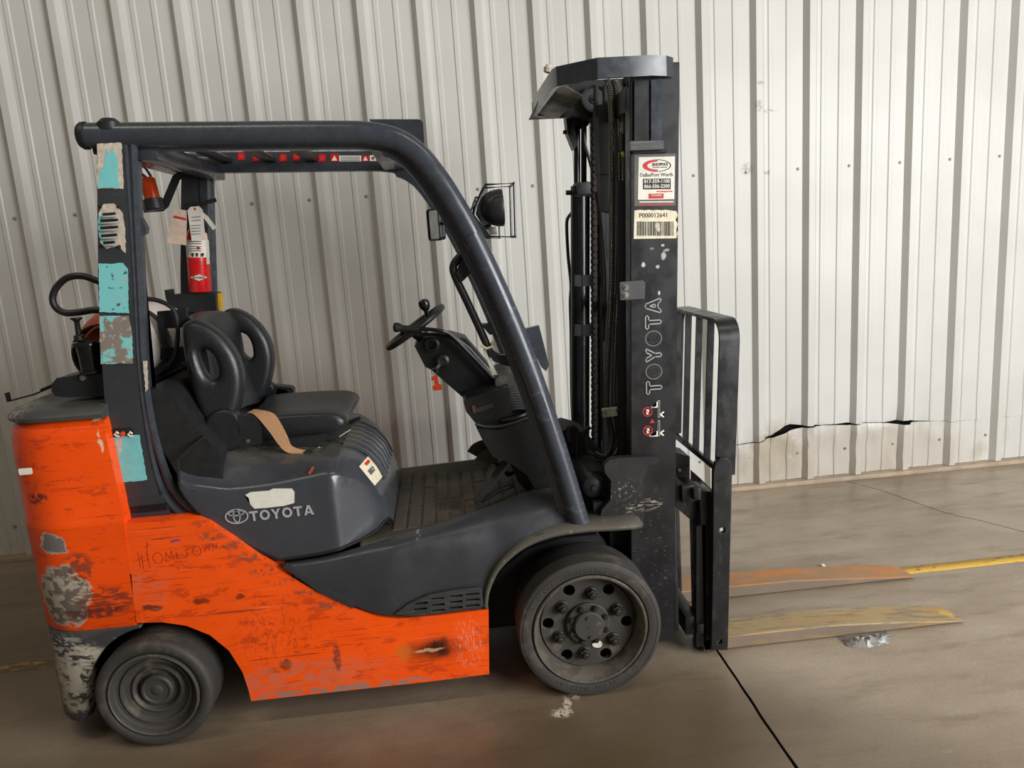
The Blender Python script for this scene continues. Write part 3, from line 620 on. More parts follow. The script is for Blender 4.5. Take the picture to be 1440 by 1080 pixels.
def word(mb, txt, h, frame, width=None, gap=0.14, outline=0.0, depth=0.0008):
    tot = sum(WD[c] for c in txt) + gap * (len(txt) - 1); kx = (width / tot) if width else h; x = 0
    for ch in txt:
        rs = [[((x + a) * kx, b * h) for a, b in r] for r in LT[ch]]
        if outline:
            for r in rs:
                for i in range(len(r)):
                    a, b = Vector(r[i]), Vector(r[(i + 1) % len(r)]); d = (b - a).normalized(); n_ = Vector((-d.y, d.x)) * outline / 2; a2 = a - d * outline / 2; b2 = b + d * outline / 2
                    mb.add([frame(*(a2 - n_), 0), frame(*(b2 - n_), 0), frame(*(b2 + n_), 0), frame(*(a2 + n_), 0)], [[0, 1, 2, 3]])
        else: mb.shape(rs[0], rs[1:], depth, 0, frame)
        x += WD[ch] + gap
    return mb
def hframe(p0, p1, Y, lift):
    o, a = P(*p0, Y), P(*p1, Y); ua = (a - o).normalized(); ub = Vector((-ua.z, 0, ua.x))
    return lambda x, y, z: o + ua * x + ub * y + Vector((0, -1, 0)) * (z + lift)
YH = -1.8392
fr = hframe((352, 733), (443, 723), YH, 0.0015)
wd_ = (P(443, 723, YH) - P(353, 733, YH)).length
m = word(MB('silver'), 'TOYOTA', 0.034, fr, wd_)
m.build('name_lettering', hood)
m = MB('silver'); fe = hframe((333, 726), (353, 724), YH, 0.0015)
def ell(mb, cx, cy, rx, ry, w, frame):
    n = 32; o = [(cx + rx * math.cos(2 * math.pi * k / n), cy + ry * math.sin(2 * math.pi * k / n)) for k in range(n)]
    i = [(cx + (rx - w) * math.cos(2 * math.pi * k / n), cy + (ry - w) * math.sin(2 * math.pi * k / n)) for k in range(n)]
    return mb.shape(o, [i], 0.001, 0, frame)
ell(m, 0, 0, 0.038, 0.026, 0.0045, fe); ell(m, 0, 0.001, 0.0125, 0.023, 0.004, fe); ell(m, 0, 0.0115, 0.027, 0.0105, 0.004, fe)
m.build('emblem', hood)
# torn white label above the name
m = MB('white_label'); fl_ = [(345, 696), (352, 692), (378, 690), (384, 687), (410, 687), (414, 692), (414, 707), (400, 711), (374, 714), (358, 715), (352, 709), (350, 700)]
m.prism(XZ(fl_, -1.8365), -1.8385, -1.8350); lab(m.build('torn_label', hood, smooth=15), 'torn white paper label')
# warning label on the front corner of the hood
def on_hood(x, y, lift=0.003):
    """point of the hood surface seen along this pixel (march along the ray over the lofted hood)"""
    d = ray(x, y); q = CAM
    for i in range(900):
        q = CAM + d * (2.2 + i * 0.002)
        if -0.90 < q.x < -0.249 and -1.84 < q.y < -0.96:
            tab = hsec(q.x)[3:]
            if q.y > tab[0][0] and q.z < interp(tab, q.y): break
    return q - d * (lift + 0.003)
m = MB('cream_label'); lp = [(505, 655), (519, 642), (534, 660), (538, 672), (527, 682), (512, 668)]
g = []
for i in range(5):
    a = Vector((505 + (527 - 505) * i / 4, 656 + (683 - 656) * i / 4)); b = Vector((518 + (540 - 518) * i / 4, 641 + (668 - 641) * i / 4))
    g.append([on_hood(*(a + (b - a) * j / 3)) for j in range(4)])
m.loft(g); lab(m.build('warning_sticker', hood), 'worn cream warning sticker')
g = [[on_hood(x, y) for x, y in ((433, 665), (438, 657), (442, 656))], [on_hood(x, y) for x, y in ((436, 668), (440, 662), (442, 658))]]
simple('chip_red', (150, 70, 46), 0.6); MB('chip_red').loft(g).build('paint_chip', hood)
MB('ink_red').loft([[on_hood(512, 652, 0.005), on_hood(518, 646, 0.005)], [on_hood(516, 655, 0.005), on_hood(521, 649, 0.005)]]).build('sticker_mark', hood)
MB('ink_grey').loft([[on_hood(517, 662, 0.005), on_hood(524, 655, 0.005)], [on_hood(522, 668, 0.005), on_hood(528, 661, 0.005)]]).build('sticker_mark', hood)

simple('cowl_matte', (30, 31, 32), 0.5)
# ---- rear cowl between pillar and seat
RCP = [(-0.985, 0.80), (-0.78, 0.80), (-0.78, 0.965), (-0.83, 1.03), (-0.87, 1.10), (-0.90, 1.155), (-0.93, 1.185), (-0.985, 1.19)]
RCQ = [RCP[0], RCP[1]] + cr2(RCP[2:], 5, False)
m = MB('cowl_matte').prism(RCQ, -1.795, 2 * YC + 1.795, 0.018, 4)
rc = m.build('rear_cowl', TR, smooth=60)
# tan trim scuff strip beside the pillar and the thin lit rod behind the seat
MB('silver').tube([P(268, 525, -1.55), P(276, 565, -1.55)], 0.004, 8).build('latch_rod', rc)

# ---- grey side covers below the floor
def cover(sgn):
    tp_ = [(400, 791, -1.835), (455, 783, -1.835), (506, 769, -1.83), (528, 762, -1.82), (560, 752, -1.80), (600, 741, -1.775), (640, 728, -1.745), (680, 715, -1.715), (712, 703, -1.69), (742, 692, -1.675), (786, 683, -1.665)]
    md = [(405, 795, -1.862), (455, 792, -1.862), (510, 782, -1.862), (545, 774, -1.862), (575, 766, -1.850), (612, 757, -1.835), (650, 747, -1.815), (690, 735, -1.79), (725, 725, -1.775), (755, 716, -1.765), (795, 706, -1.75)]
    lw = [(412, 806, -1.872), (460, 815, -1.872), (505, 812, -1.872), (548, 805, -1.874), (585, 800, -1.86), (622, 796, -1.85), (660, 791, -1.845), (695, 783, -1.84), (728, 764, -1.835), (757, 752, -1.82), (797, 739, -1.80)]
    bt_ = [(415, 812, -1.872), (470, 838, -1.872), (508, 856, -1.872), (550, 866, -1.872), (590, 865, -1.868), (625, 862, -1.865), (655, 858, -1.865), (682, 853, -1.865), (690, 815, -1.862), (715, 782, -1.86), (760, 750, -1.85)]
    rows = [[P(*q) for q in r] for r in (bt_, lw, md, tp_)]
    rows = [cr(r, 4) for r in rows]
    rows = [[r[i] for r in rows] for i in range(len(rows[0]))]
    rows = [cr(r, 5) for r in rows]
    if sgn: rows = [[mir(p) for p in r] for r in rows]
    return lab(MB('cover_paint').loft(rows).build('side_cover', TR, smooth=50), 'dented dark grey plastic side cover')
sc0 = cover(0); cover(1)
# step grating
Yg = -1.876
out = XZ([(555, 863), (575, 848), (603, 836), (640, 829), (677, 825), (680, 852), (640, 858), (583, 866)], Yg)
holes = []
for (x0, x1, y0, y1) in ((632, 650, 836, 839), (655, 674, 833, 836), (632, 650, 844, 847), (655, 674, 841, 844), (632, 650, 852, 855), (655, 674, 849, 852), (584, 601, 846, 849), (608, 625, 848, 851), (582, 600, 854, 857), (608, 625, 856, 859), (606, 624, 839.5, 842)):
    holes.append(XZ([(x0, y0 + 0.8), (x1, y0 - 0.8), (x1, y1 - 0.8), (x0, y1 + 0.8)], Yg))
worn('step_black', (52, 52, 50), 0.5, (84, 80, 72), 0.56, 14)
lab(MB('step_black').shape(out, holes, 0.014, 0.002, side(Yg)).build('step_grate', TR, smooth=25), 'black slotted step grate')
lab(MB('cover_paint').prism(XZ([(398, 793), (404, 791), (455, 822), (500, 846), (498, 852), (450, 830)], -1.86), -1.878, -1.86, 0.004).build('trim_strip', TR), 'dark trim strip along the orange edge')

# ---- floor mat
m = MB('mat_rubber'); rows = []
ed = cr([P(*q) for q in ((506, 770, -1.83), (528, 762, -1.82), (560, 752, -1.80), (600, 741, -1.775), (640, 728, -1.745), (680, 715, -1.715), (712, 703, -1.69), (742, 692, -1.675), (757, 698, -1.665))], 4)
fz = [(-0.36, 0.605), (0.02, 0.605), (0.10, 0.612), (0.18, 0.632), (0.25, 0.662), (0.30, 0.70)]
for e in ed:
    zf = interp(fz, e.x); rows.append([Vector(e), Vector((e.x, e.y + 0.018, min(e.z, zf + 0.006) if e.z > zf else zf)), Vector((e.x, e.y + 0.05, zf)), Vector((e.x, YC, zf)), Vector((e.x, 2 * YC - e.y - 0.05, zf)), mir(e) + Vector((0, 0, 0))])
m.loft(rows); mat = m.build('floor_mat', TR, smooth=40, solid=0.008); lab(mat, 'dirty ribbed brown black rubber floor mat')
k = 0
def pad(x0, x1, y0, y1):
    z = lambda x: interp(fz, x) + 0.0005; v = [Vector((x, y, z(x))) for x, y in ((x0, y0), (x1, y0), (x1, y1), (x0, y1))]
    w = [p + Vector((dx, dy, 0.004)) for p, (dx, dy) in zip(v, ((0.003, 0.003), (-0.003, 0.003), (-0.003, -0.003), (0.003, -0.003)))]
    MB('mat_rubber').hexa(v + w).build('mat_pad', mat, smooth=20)
for i in range(9):
    x0 = -0.25 + 0.052 * i
    nearY = max(-1.73, interp([(q.x, q.y) for q in ed], x0 + 0.05) + 0.055)
    if i in (3, 4):
        pad(x0, x0 + 0.044, -1.44, -1.06)
        for j in range(3): pad(x0 + 0.016 * j, x0 + 0.016 * j + 0.009, -1.56, -1.47)
        pad(x0, x0 + 0.044, nearY, -1.59)
    elif i % 2: pad(x0, x0 + 0.044, nearY, -1.50); pad(x0, x0 + 0.044, -1.48, -1.06)
    else: pad(x0, x0 + 0.044, nearY, -1.30); pad(x0, x0 + 0.044, -1.28, -1.06)

# ---- front fenders
def fender(sgn):
    path = cr([P(*q, -1.87) for q in ((680, 856), (684, 828), (700, 797), (735, 767), (780, 750), (830, 743))], 6)
    rows = []
    for p in path + [P(868, 741, -1.87), P(893, 739, -1.87), P(900, 738, -1.855), P(905, 737, -1.835)]:
        fy = -1.70 if p.x > 0.3 else interp([(0.04, -1.80), (0.3, -1.70)], p.x)
        rows.append([Vector((p.x, p.y, p.z)), Vector((p.x, (p.y + fy) / 2, p.z + 0.002)), Vector((p.x, fy, p.z))])
    if sgn: rows = [[mir(q) for q in r] for r in rows]
    return lab(MB('fender_grey').loft(rows).build('front_fender', TR, smooth=50, solid=0.014), 'scuffed grey steel front fender')
fender(0); fender(1)
MB('black_matte').loft([[P(*q, -1.855) for q in ((676, 858), (684, 832), (705, 802), (740, 774), (790, 757), (840, 752))], [P(*q, -1.855) + Vector((0, 0.2, 0)) for q in ((676, 858), (684, 832), (705, 802), (740, 774), (790, 757), (840, 752))]]).build('fender_liner', TR)

# ---- overhead guard
YG = -1.79
cl = [(117, 191), (200, 190), (300, 189), (400, 188), (480, 187.5), (520, 189), (556, 197), (586, 216), (612, 247), (640, 290), (668, 341), (707, 425), (745, 520), (782, 628), (816, 738)]
gp = cr([P(x, y, YG) for x, y in cl], 6)
DP = [(0.034 * math.cos(2 * math.pi * k / 14), 0.038 * math.sin(2 * math.pi * k / 14)) for k in range(14)]
m = MB('guard_paint')
ns = len(gp) - 30
for f_ in (lambda p: p, mir):
    m.sweep([f_(p) for p in gp[:-24]], DP, up=None); m.use('pillar_worn'); m.sweep([f_(p) for p in gp[-26:]], [(a * 1.06, b * 1.06) for a, b in DP]); m.use('guard_paint')
    fl0 = gp[4:-1]; rows = []
    for i, p in enumerate(fl0):
        t_ = (gp[i + 5] - gp[i + 3]).normalized(); n_ = Vector((t_.z, 0, -t_.x)); n_ = n_ if n_.z < 0 or n_.x < 0 else -n_
        w = 0.045 if i < len(fl0) - 50 else 0.058
        rows.append([f_(p + n_ * 0.01 + Vector((0, 0.008, 0))), f_(p + n_ * w + Vector((0, 0.012, 0))), f_(p + n_ * w + Vector((0, 0.05, 0))), f_(p + n_ * 0.01 + Vector((0, 0.05, 0)))])
    m.loft(rows, True, True)
guard = m.build('overhead_guard', TR, smooth=40); lab(guard, 'dark grey tubular overhead guard')
for f_ in (lambda p: p, mir):
    p = P(117, 191, YG); m = MB('black_plastic').lathe([(0, 0.012), (0.034, 0.010), (0.041, 0.0), (0.041, -0.012)], f_(p), (-1, 0, 0.03), 20); m.build('end_cap', guard)
m = MB('black_plastic').lathe([(0, 0.052), (0.02, 0.052), (0.034, 0.040), (0.036, 0.02)], P(156, 192, YG), (0, 0, 1), 16); m.build('bolt_cap', guard)
# cross members and roof bars
gz = lambda x: interp([(q.x, q.z) for q in gp[:40]], x)
m = MB('guard_paint')
m.box(-1.03, -0.90, -1.78, -1.02, 1.925, 1.965, 0.008); m.box(-0.90, -0.84, -1.78, -1.02, 1.900, 1.955, 0.008)
m.build('rear_header', guard)
MB('guard_paint').box(-0.20, -0.10, -1.78, -1.02, 1.895, 1.93, 0.008).build('front_header', guard)
for x in (P(316, 214, -1.06).x, P(378, 214, -1.06).x, P(437, 214, -1.06).x):
    z = gz(x); v = []
    for y in (-1.78, -1.02): v.append([Vector((x - 0.022, y, z - 0.004)), Vector((x + 0.022, y, z - 0.008)), Vector((x + 0.026, y, z + 0.006)), Vector((x + 0.018, y, z + 0.014)), Vector((x - 0.020, y, z + 0.014))])
    MB('black_plastic').loft(v, True, True).build('roof_bar', guard)
# far rail inner face carrying the warning stickers
Yr = -1.052
MB('guard_paint').prism(XZ([(296, 214), (560, 212), (592, 226), (600, 240), (560, 237), (296, 241)], Yr), Yr, Yr + 0.02, 0.002).build('rail_plate', guard)
lab(MB('guard_paint').prism(cr2(XZ([(520, 169), (588, 169)], -1.06), 1, False) + XZ([(592, 170), (595, 174), (597, 206), (585, 215), (540, 215)], -1.06), -1.085, -1.075, 0.002).build('visor_plate', guard), 'flat dark plate standing on the far rail')
for x, y in ((339, 220), (360, 222), (398, 222), (417, 221), (453, 222)):
    m = MB('signal_red').prism(XZ([(x - 5, y - 5), (x + 5, y - 5), (x + 5, y + 5), (x - 5, y + 5)], Yr - 0.002), Yr - 0.003, Yr - 0.0005)
    m.use('ink_red').prism(XZ([(x - 3, y - 3), (x + 3, y - 3), (x + 3, y + 3), (x - 3, y + 3)], Yr - 0.004), Yr - 0.004, Yr - 0.003); m.build('red_sticker', guard)
m = MB('signal_red').prism(XZ([(465, 217), (476, 217), (476, 227), (465, 227)], Yr), Yr - 0.003, Yr - 0.0005)
m.use('white_label').prism(XZ([(470.5, 219), (474.5, 226), (466.5, 226)], Yr), Yr - 0.004, Yr - 0.003)
m.use('white_label').prism(XZ([(477, 219), (508, 219), (508, 227), (477, 227)], Yr), Yr - 0.003, Yr - 0.0005)
for yy in (220.5, 222.7, 224.9): m.use('ink_grey').prism(XZ([(479, yy), (506, yy), (506, yy + 1), (479, yy + 1)], Yr), Yr - 0.004, Yr - 0.003)
m.use('signal_red').prism(XZ([(509, 219), (519, 219), (519, 227), (509, 227)], Yr), Yr - 0.003, Yr - 0.0005); m.use('white_label').prism(XZ([(514, 220), (517.5, 226), (510.5, 226)], Yr), Yr - 0.004, Yr - 0.003)
for i in range(4):
    x = 520 + i * 10; m.use('white_label').prism(XZ([(x, 218.5), (x + 9, 218.5), (x + 9, 226.5), (x, 226.5)], Yr), Yr - 0.003, Yr - 0.0005); m.use('ink_grey').prism(XZ([(x + 2, 221), (x + 6, 220), (x + 7, 224), (x + 3, 225)], Yr), Yr - 0.004, Yr - 0.003)
m.build('warning_stickers', guard)

# ---- rear pillars
pl_ = [(136, 203), (137, 300), (138, 400), (141, 480), (147, 560), (156, 625), (166, 680), (177, 736)]
pr_ = [(243, 733), (224, 700), (212, 660), (202, 610), (195, 560), (190, 500), (185, 400), (179, 300), (172, 203)]
for sgn in (0, 1):
    Ya, Yb = (-1.815, -1.745) if not sgn else (2 * YC + 1.815, 2 * YC + 1.745)
    m = MB('pillar_paint').prism(XZ(pl_ + pr_, -1.815), Ya, Yb, 0.004)
    rp = m.build('rear_pillar', TR, smooth=25)
    if not sgn: pillar = rp
    m = MB('guard_paint')
    for (path, r) in (([(177, 203), (184, 300), (190, 400), (195, 500), (201, 560), (209, 612), (219, 662), (234, 700), (256, 722), (282, 728)], 0.012), ([(187, 203), (191, 300), (196, 400), (201, 500), (207, 560), (217, 612), (230, 655), (244, 688), (265, 712), (286, 727)], 0.013)):
        q = cr([P(x, y, -1.80) for x, y in path], 5); m.tube([mir(p) for p in q] if sgn else q, r, 8)
    q0 = XZ([(172, 203), (179, 300), (185, 400), (190, 500), (195, 560), (202, 610), (212, 660), (224, 700), (243, 733), (286, 728), (260, 708), (240, 684), (226, 650), (214, 610), (205, 560), (200, 500), (196, 400), (191, 300), (188, 203)], -1.80)
    m.prism(q0, -1.798 if not sgn else 2 * YC + 1.798, -1.74 if not sgn else 2 * YC + 1.74); m.build('pillar_channel', rp, smooth=40)
# louvre vents in the near pillar
Yp = -1.816
t = NT('paint_patch')
a_ = t.ramp(t.noise(38, 5, (1, 1, 1), 0.6), 0.60, 0.64); b_ = t.ramp(t.noise(14, 5, rough=0.7), 0.60, 0.66)
cc = t.mix(b_, C(124, 200, 200), C(190, 172, 158)); cc = t.mix(a_, cc, C(84, 78, 72)); t.done(cc, 0.5); MATS['paint_patch'] = t.m
t = NT('paint_patch_worn')
a_ = t.ramp(t.noise(60, 5, (1, 1, 1), 0.6), 0.58, 0.62); b_ = t.ramp(t.noise(11, 5, rough=0.65), 0.47, 0.52)
cc = t.mix(b_, C(128, 200, 198), C(132, 122, 112)); cc = t.mix(a_, cc, C(184, 172, 154)); t.done(cc, 0.5); MATS['paint_patch_worn'] = t.m
def patchobj(name, mat, px, lift=0.0016, Y=Yp, nm=None):
    pts = XZ(px, Y); out = []
    for i, (a, b) in enumerate(zip(pts, pts[1:] + pts[:1])):
        n = max(1, int(math.dist(a, b) / 0.006))
        for k in range(n):
            x, z = a[0] + (b[0] - a[0]) * k / n, a[1] + (b[1] - a[1]) * k / n
            out.append((x + 0.0025 * mnoise.noise(Vector((x * 90, z * 90, 0))), z + 0.0025 * mnoise.noise(Vector((x * 90, z * 90, 7)))))
    return MB(mat).shape(out, [], 0.0012, 0, side(Y - lift / 2)).build(name, pillar, smooth=15)
patchobj('paint_patch', 'scuff_beige', [(137, 202), (171, 201), (174, 265), (137, 265)])
patchobj('paint_patch', 'teal', [(149, 208), (155, 216), (160, 210), (165, 222), (166, 238), (168, 264), (138, 264), (140, 244), (148, 230)], 0.003)
patchobj('paint_patch', 'scuff_beige', [(146, 287), (160, 286), (172, 298), (176, 320), (177, 356), (172, 352), (166, 345), (150, 350), (141, 340), (138, 320), (139, 300)])
patchobj('paint_patch', 'teal', [(139, 304), (146, 300), (146, 330), (150, 345), (141, 338), (138, 320)], 0.003)
patchobj('paint_patch', 'paint_patch', [(139, 371), (173, 370), (180, 378), (181, 440), (140, 439)])
patchobj('paint_patch', 'paint_patch_worn', [(140, 444), (181, 444), (186, 470), (187, 511), (142, 512)])
patchobj('paint_patch', 'teal', [(153, 615), (196, 611), (207, 675), (168, 679)])
patchobj('paint_patch', 'scuff_beige', [(163, 618), (171, 616), (171, 634), (168, 640)], 0.003)
patchobj('paint_patch', 'scuff_beige', [(159, 660), (165, 664), (169, 676), (167, 679)], 0.003)
for i, y in enumerate((300, 309, 319, 330, 340)):
    w = (8, 11, 11, 10, 7)[i]
    c = P(154, y, Yp); ww = w / 430
    m = MB('black_matte').box(c.x - ww, c.x + ww, Yp - 0.004, Yp - 0.001, c.z - 0.009, c.z + 0.002)
    m.use('silver').sweep([c + Vector((-ww, -0.001, -0.009)), c + Vector((-ww * 0.7, -0.012, -0.011)), c + Vector((ww * 0.7, -0.012, -0.011)), c + Vector((ww, -0.001, -0.009))], [(0.0, -0.004), (0.006, 0), (0.0, 0.004), (-0.006, 0)]); m.build('louvre', pillar)
for x, y in ((140, 290), (167, 291), (141, 346), (168, 347)):
    MB('greasy_steel').lathe([(0, 0.005), (0.005, 0.004), (0.006, 0)], P(x, y, Yp), n=8).build('rivet', pillar)
# recess with hooks above the lower teal patch
q = XZ([(157, 609), (159, 603), (165, 603), (183, 601), (188, 604), (189, 611), (158, 615)], Yp)
m = MB('black_matte').prism(q, Yp - 0.003, Yp - 0.0005)
for x in (164, 183): m.use('white_label').tube([P(x + 3, 610, Yp - 0.006), P(x, 607.5, Yp - 0.007), P(x - 3, 611, Yp - 0.006), P(x + 1, 613.5, Yp - 0.006), P(x + 4, 613, Yp - 0.006)], 0.0035, 6)
m.use('key_orange').lathe([(0, 0.012), (0.007, 0.010), (0.009, 0)], P(173.5, 609.5, Yp), n=8)
m.build('hook_recess', pillar)
MB('black_gloss').prism(XZ([(183, 713), (234, 707), (235, 717), (186, 722)], -1.818), -1.819, -1.815).build('faded_sticker', pillar)
MB('cover_paint').prism(XZ([(172, 703), (228, 696), (243, 733), (177, 737)], -1.816), -1.8175, -1.80).build('pillar_foot', pillar)
patchobj('paint_patch', 'scuff_beige', [(201, 508), (207, 507), (209, 545), (205, 551)], Y=-1.815)
m = MB('guard_paint').prism(XZ([(199, 306), (207, 320), (206, 328), (200, 331)], -1.78), -1.79, -1.76, 0.003); m.build('latch_block', pillar)

# ---- seat
m = MB('black_matte').box(-0.80, -0.42, -1.60, -1.20, 0.92, 0.975, 0.01)
m.box(-0.79, -0.40, -1.635, -1.595, 0.955, 0.980, 0.004); m.box(-0.79, -0.40, -1.205, -1.165, 0.955, 0.980, 0.004)
seat = m.build('seat', TR); lab(seat, 'black vinyl operator seat with hip wings')
# cushion
def cushion():
    prof_ = [P(*q, -1.63) for q in ((338, 592), (352, 587), (400, 583), (440, 581), (468, 581), (484, 587), (487, 598), (474, 607), (445, 611), (400, 614), (345, 616))]
    prof_ = [(p.x, p.z) for p in prof_]; prof_ = cr2(prof_, 4)
    cx = sum(a for a, b in prof_) / len(prof_); cz = sum(b for a, b in prof_) / len(prof_); rings = []
    for y, k, dz_ in ((-1.640, 0.80, -0.004), (-1.635, 0.93, -0.002), (-1.615, 1.0, 0.0), (-1.58, 1.0, 0.003), (-1.53, 1.0, -0.004), (-1.40, 1.0, -0.012), (-1.27, 1.0, -0.006), (-1.22, 1.0, 0.0), (-1.185, 1.0, -0.004), (-1.165, 0.93, -0.006), (-1.16, 0.80, -0.008)):
        rings.append([Vector((cx + (a - cx) * k, y, cz + (b - cz) * k + (dz_ if b > cz else 0))) for a, b in prof_])
    return MB('vinyl').loft(rings, True, True).build('seat_cushion', seat, smooth=60)
cushion()
# backrest core with puffed side pads
NW = [(256, 463), (264, 452), (280, 451), (302, 462), (322, 480), (337, 505), (343, 535), (339, 566), (331, 590), (322, 607), (300, 605), (284, 582), (271, 545), (261, 505)]
NH = [(281.5, 495), (289, 491), (299, 497), (306, 511), (308, 527), (303, 533), (294, 528), (286, 512)]
bk = cr2(XZ([(256, 466), (266, 455), (284, 460), (294, 490), (304, 545), (322, 590), (328, 604), (296, 602), (282, 585), (270, 545), (260, 505)], -1.62), 4)
cx = sum(a for a, b in bk) / len(bk); cz = sum(b for a, b in bk) / len(bk)
rings = [[Vector((cx + (a - cx) * k + dx, y, cz + (b - cz) * k + dz_)) for a, b in bk] for y, k, dx, dz_ in ((-1.635, 0.86, 0, 0), (-1.60, 0.98, 0, 0.004), (-1.55, 1.0, -0.012, 0.012), (-1.48, 1.0, -0.028, 0.02), (YC, 1.0, -0.034, 0.024), (-1.32, 1.0, -0.028, 0.02), (-1.25, 1.0, -0.012, 0.012), (-1.20, 0.98, 0, 0.004), (-1.165, 0.86, 0, 0))]
bo = MB('vinyl').loft(rings, True, True).build('backrest', seat, smooth=60)
wo = cr2(XZ(NW, -1.655), 4); ho = cr2(XZ(NH, -1.655), 4)
for sgn in (0, 1):
    Y = -1.655 if not sgn else 2 * YC + 1.655
    MB('vinyl').shape(wo, [ho], 0.085, 0.034, side(Y + (0.012 if not sgn else -0.012)), 6).build('hip_wing', seat, smooth=60)
# recliner hinge cover, belt box
for sgn in (0, 1):
    f_ = (lambda p: p) if not sgn else mir
    q = [P(*p_, -1.68) for p_ in ((290, 598), (296, 583), (312, 575), (330, 577), (341, 588), (344, 604), (340, 626), (320, 634), (304, 630), (292, 618))]
    y0, y1 = (-1.705, -1.655) if not sgn else (2 * YC + 1.705, 2 * YC + 1.655)
    MB('black_plastic').shape(cr2([(p.x, p.z) for p in q], 3), [], 0.05, 0.012, side((y0 + y1) / 2), 3).build('hinge_cover', seat, smooth=40)
    q = XZ([(336, 583), (366, 586), (370, 590), (369, 622), (338, 628)], -1.69)
    MB('black_plastic').prism(q, y0, y1, 0.006).build('belt_box', seat, smooth=30)
MB('steel').lathe([(0, 0.006), (0.007, 0.005), (0.008, 0)], P(349, 620, -1.707), n=10).build('bolt', seat)
MB('black_matte').prism(XZ([(300, 625), (350, 622), (420, 614), (455, 609), (460, 613), (456, 620), (430, 628), (372, 634), (330, 637), (312, 634)], -1.64), -1.66, -1.14, 0.004).build('seat_rail', seat)
# lap belt: flat webbing
rows = []
for x, y, Y, w in ((352, 578, -1.66, (6, -3)), (366, 580, -1.69, (11, -2)), (377, 588, -1.712, (11, -5)), (388, 603, -1.72, (9, -6)), (397, 618, -1.72, (8, -5)), (404, 629, -1.715, (5, -5)), (411, 633, -1.71, (2, -5)), (420, 635, -1.71, (1, -4)), (428, 637, -1.71, (2, -4))):
    c = P(x, y, Y); d = P(x + w[0], y + w[1], Y) - c; o_ = Vector((0, -0.0012, 0)); rows.append([c - d * 0.9 - o_, c + d * 0.9 - o_, c + d * 0.9 + o_, c - d * 0.9 + o_])
rows = [list(r) for r in zip(*[cr(c_, 4) for c_ in zip(*rows)])]
lab(MB('belt').loft(rows, True, True).build('lap_belt', seat, smooth=40), 'tan webbing lap belt hanging over the seat edge')
m = MB('black_matte').box(*(lambda c: (c.x - 0.012, c.x + 0.012, -1.715, -1.700, c.z - 0.008, c.z + 0.008))(P(433, 637, -1.71)))
m.use('steel').tube([P(430, 639, -1.71), P(440, 640, -1.71), P(446, 634, -1.71), P(452, 629, -1.71), P(448, 629, -1.71), P(440, 635, -1.71)], 0.0025, 6); m.build('belt_hook', seat)
m = MB('black_plastic').prism(XZ([(386, 566), (391, 545), (405, 548), (404, 556), (398, 570)], -1.13), -1.145, -1.11, 0.004); m.build('belt_buckle', seat)
m = MB('black_matte').tube(cr([P(x, y, -1.30) for x, y in ((470, 605), (485, 598), (500, 590), (507, 588))], 4), 0.007, 8); m.build('seat_lever', seat)
MB('silver').tube([P(477, 614, -1.60), P(493, 604, -1.58)], 0.002, 6).build('seat_wire', seat)

# ---- cowl and dash
Yk = -1.665
co = XZ([(670, 602), (700, 605), (745, 590), (754, 596), (787, 683), (757, 698), (741, 668), (716, 650), (694, 643), (680, 622)], Yk)
simple('cowl_black', (17, 19, 22), 0.42)
cowl = MB('cowl_black').prism(co, Yk, 2 * YC - Yk, 0.006).build('front_cowl', TR, smooth=30); lab(cowl, 'black plastic front cowl')
m = MB('cowl_black').prism(XZ([(652, 566), (656, 560), (690, 550), (716, 545), (720, 590), (744, 588), (745, 592), (700, 602), (674, 600), (668, 594), (655, 578)], -1.63), -1.635, 2 * YC + 1.635, 0.006); dash = m.build('dash_tray', cowl, smooth=30)
worn('dash_grey', (50, 47, 42), 0.55, (76, 70, 60), 0.55, 12, (1, 1, 1))
m = MB('dash_grey').prism(cr2(XZ([(695, 530), (712, 523), (728, 530), (742, 548), (751, 590), (746, 590), (722, 560), (702, 552)], -1.50), 4), -1.56, 2 * YC + 1.50, 0.006); m.build('dash_top', cowl, smooth=50)
m = MB('black_matte')
for k in range(9):
    a = P(694 + 1.6 * k, 548 + 3.9 * k, -1.60); b = P(722 + 2.2 * k, 546 + 3.6 * k, -1.60)
    m.tube(cr([a, (a + b) / 2 + Vector((0, -0.01, 0.008)), b], 4), 0.0055, 6)
m.prism(XZ([(693, 548), (722, 545), (740, 574), (708, 582)], -1.59), -1.592, -1.45); m.build('lever_boot', cowl)
m = MB('cowl_black'); c = P(722, 585, -1.62)
m.sweep([c + Vector((0.055 * math.cos(2 * math.pi * k / 24), 0.038 * math.sin(2 * math.pi * k / 24), 0.012 * math.cos(2 * math.pi * k / 24))) for k in range(24)], [(0.007 * math.cos(2 * math.pi * k / 8), 0.007 * math.sin(2 * math.pi * k / 8)) for k in range(8)], closed=True)
m.build('cup_holder', cowl, smooth=60)
MB('dash_grey').prism(XZ([(668, 574), (692, 567), (694, 572), (671, 580)], -1.636), -1.64, -1.632).build('label_plate', cowl)
simple('rust_brown', (98, 58, 40), 0.7)
lab(MB('rust_brown').prism(XZ([(663, 571), (668, 569), (670, 579), (666, 581)], -1.637), -1.640, -1.635).build('rust_mark', cowl), 'small brown mark')
MB('dash_grey').tube(cr([P(x, y, -1.665) for x, y in ((668, 596), (684, 600), (706, 599), (728, 593), (742, 588), (752, 593))], 4), 0.005, 6).build('tray_lip', cowl)

